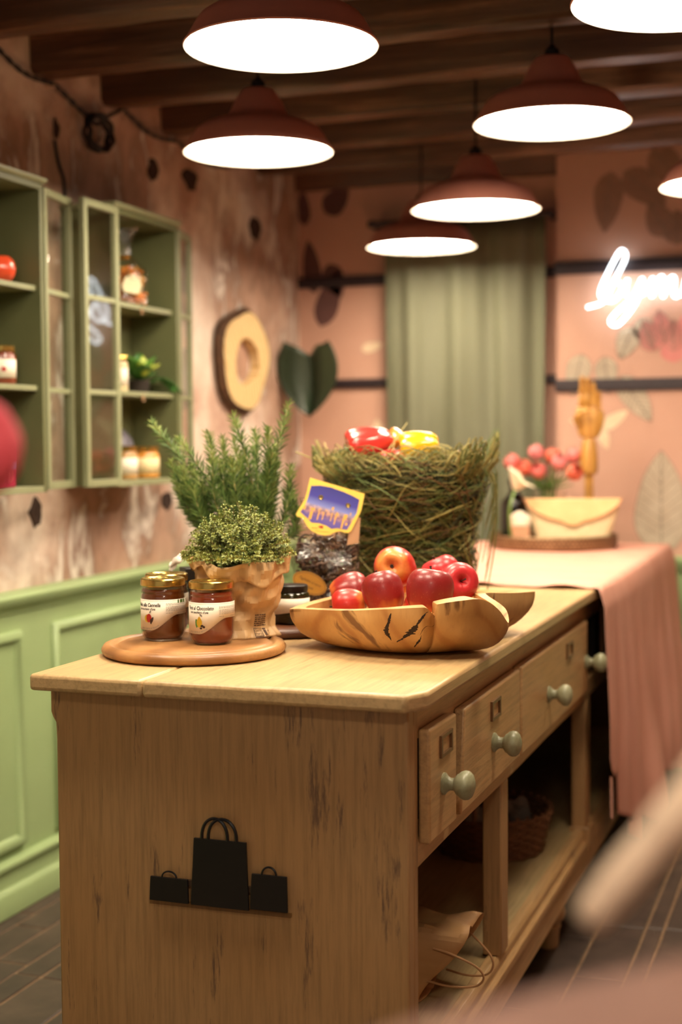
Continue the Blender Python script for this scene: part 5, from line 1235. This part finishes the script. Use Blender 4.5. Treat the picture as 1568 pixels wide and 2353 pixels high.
M_pc = simple('paper_cord', hx('C09060'), .7)
MB().tube(spline([(-.020, -.062, .098), (.010, -.066, .094), (.050, -.064, .078), (.062, -.060, .060), (.048, -.058, .044), (.010, -.062, .040), (-.030, -.062, .044)], 8), .0018, 6).build('handle', M_pc, kb)
MB().tube(spline([(-.020, .052, .098), (.010, .050, .090), (.045, .046, .060), (.052, .044, .040), (.040, .044, .024), (.006, .048, .018), (-.03, .052, .022)], 8), .0018, 6).build('handle', M_pc, kb)
wk = thing('wicker_basket', 'brown wicker basket in the shadow of the counter shelf', 'basket', (-.735, 3.02, .1925))
rt = random.Random(71); M_wk = simple('wicker', hx('7A4E2C'), .6, c2=hx('5E3A20'), scale=40)
for k in range(11):
    z = .006+.0085*k; r_ = .112+.022*k/10; mb = MB(); N = 72
    mb.tube([(math.cos(2*PI*i/N)*(r_+.0028*math.cos(PI*(i//2+k))), math.sin(2*PI*i/N)*(r_+.0028*math.cos(PI*(i//2+k))), z) for i in range(N)], .0046, 5, closed=True); mb.build('weaver', M_wk, wk)
for k in range(36):
    a = 2*PI*k/36; mb = MB().tube([(math.cos(a)*.110, math.sin(a)*.110, .003), (math.cos(a)*.124, math.sin(a)*.124, .05), (math.cos(a)*.136, math.sin(a)*.136, .102)], .003, 5); mb.build('stake', M_wk, wk)
MB().lathe([(0, .002), (.112, .002), (.112, .006), (0, .006)], 32).build('base', M_wk, wk)
MB().tube([(0, math.cos(PI*i/24)*.134, .098+.125*math.sin(PI*i/24)) for i in range(25)], .006, 8).build('handle', M_wk, wk)
for k, (x, y, r_, lb) in enumerate(((-.042, -.040, .046, 'left'), (.036, .042, .046, 'right'))):
    p_ = thing('cloth_bundle', 'grey cloth bundle in the wicker basket, '+lb+' one of two', 'cloth', (-.735+x, 3.02+y, .1995), 0, 'bundles in the wicker basket')
    sb = seeds(3, .03, .06); mb = MB()
    def PBu(i, j, r_=r_, sb=sb):
        a = 2*PI*i/28; q = j/14; v = PI*q; p = Vector((math.cos(a)*math.sin(v)*r_, math.sin(a)*math.sin(v)*r_, r_*1.15*(1-math.cos(v))*.9)); return p*(1+crumple(p, sb, .25)) if 0 < j < 14 else p
    mb.grid(PBu, 28, 14).build('bundle', simple('grey_cloth', hx('8A8478'), .8), p_)

# ================================================================== OUT-OF-FOCUS THINGS CLOSE TO THE CAMERA
# a display plinth under dusty pink cloth with a thick dried stalk arching over it, and a crimson pompon on a thread
pz = thing('draped_plinth', 'blurred plinth under dusty pink cloth close to the camera, along the bottom edge', 'plinth', (.10, .43, 0))
M_dp = simple('dusty_pink', hx('8E6A5C'), .85, c2=hx('805C50'), scale=12)
edge = [(-.165, .395), (-.150, .440), (-.128, .474), (-.096, .511), (-.058, .552), (-.02, .590), (.08, .66), (.30, .66)]
top = [(x-.10, y-.43) for x, y in edge]+[(.20, -.17), (-.22, -.17)]
outl = spline([(x, y, 0) for x, y in top], 6, True); NP_ = len(outl)
def PPl(i, j):
    p = outl[i % NP_]; q = j/18; fold = 1+.05*math.sin(i*1.3)*q+.02*math.sin(i*2.9)*q
    if j <= 2: k = .0+.985*j/2; return (p.x*k, p.y*k, .903-.002*j)
    q2 = (j-2)/16; return (p.x*(1+.07*q2*q2)*fold, p.y*(1+.07*q2*q2)*fold, .899*(1-q2)+.001)
MB().grid(PPl, NP_, 18).build('cloth', M_dp, pz, angle=50)
sk_ = thing('dried_stalk', 'blurred thick beige stalk close to the camera at lower right', 'stalk', (.10, .60, .9035))
MB().tube(spline([(0, 0, 0), (.015, 0, .07), (-.01, .015, .130), (-.075, .035, .110), (-.134, .041, .0740), (-.166, .027, .0335), (-.187, .018, .008), (-.205, .010, -.0150)], 7), [.012]*20+[.0110]*10+[.0102]*8+[.0090]*8+[.0082]*3+[.006], 14).build('stalk', simple('beige_stalk', hx('F8DCC0'), .6, c2=hx('F0D2B4'), scale=20), sk_)
pm = thing('red_pompon', 'blurred crimson pompon hanging close to the camera at the left edge', 'ornament', (-.523, .772, 1.096))
mb = MB().ball((0, 0, 0), .029, 14, 0, (1, 1, 1.15)); mb.v = [tuple(Vector(p)*(1+.05*nz3(p[0]*90, p[1]*90, p[2]*90))) for p in mb.v]
mb.build('pompon', simple('crimson_wool', hx('F0606C'), .8, c2=hx('E04C5A'), scale=60, bump=.4), pm)
MB().tube([(0, 0, .030), (0, 0, ZC-1.096)], .0008, 5).build('thread', M_cord, pm)
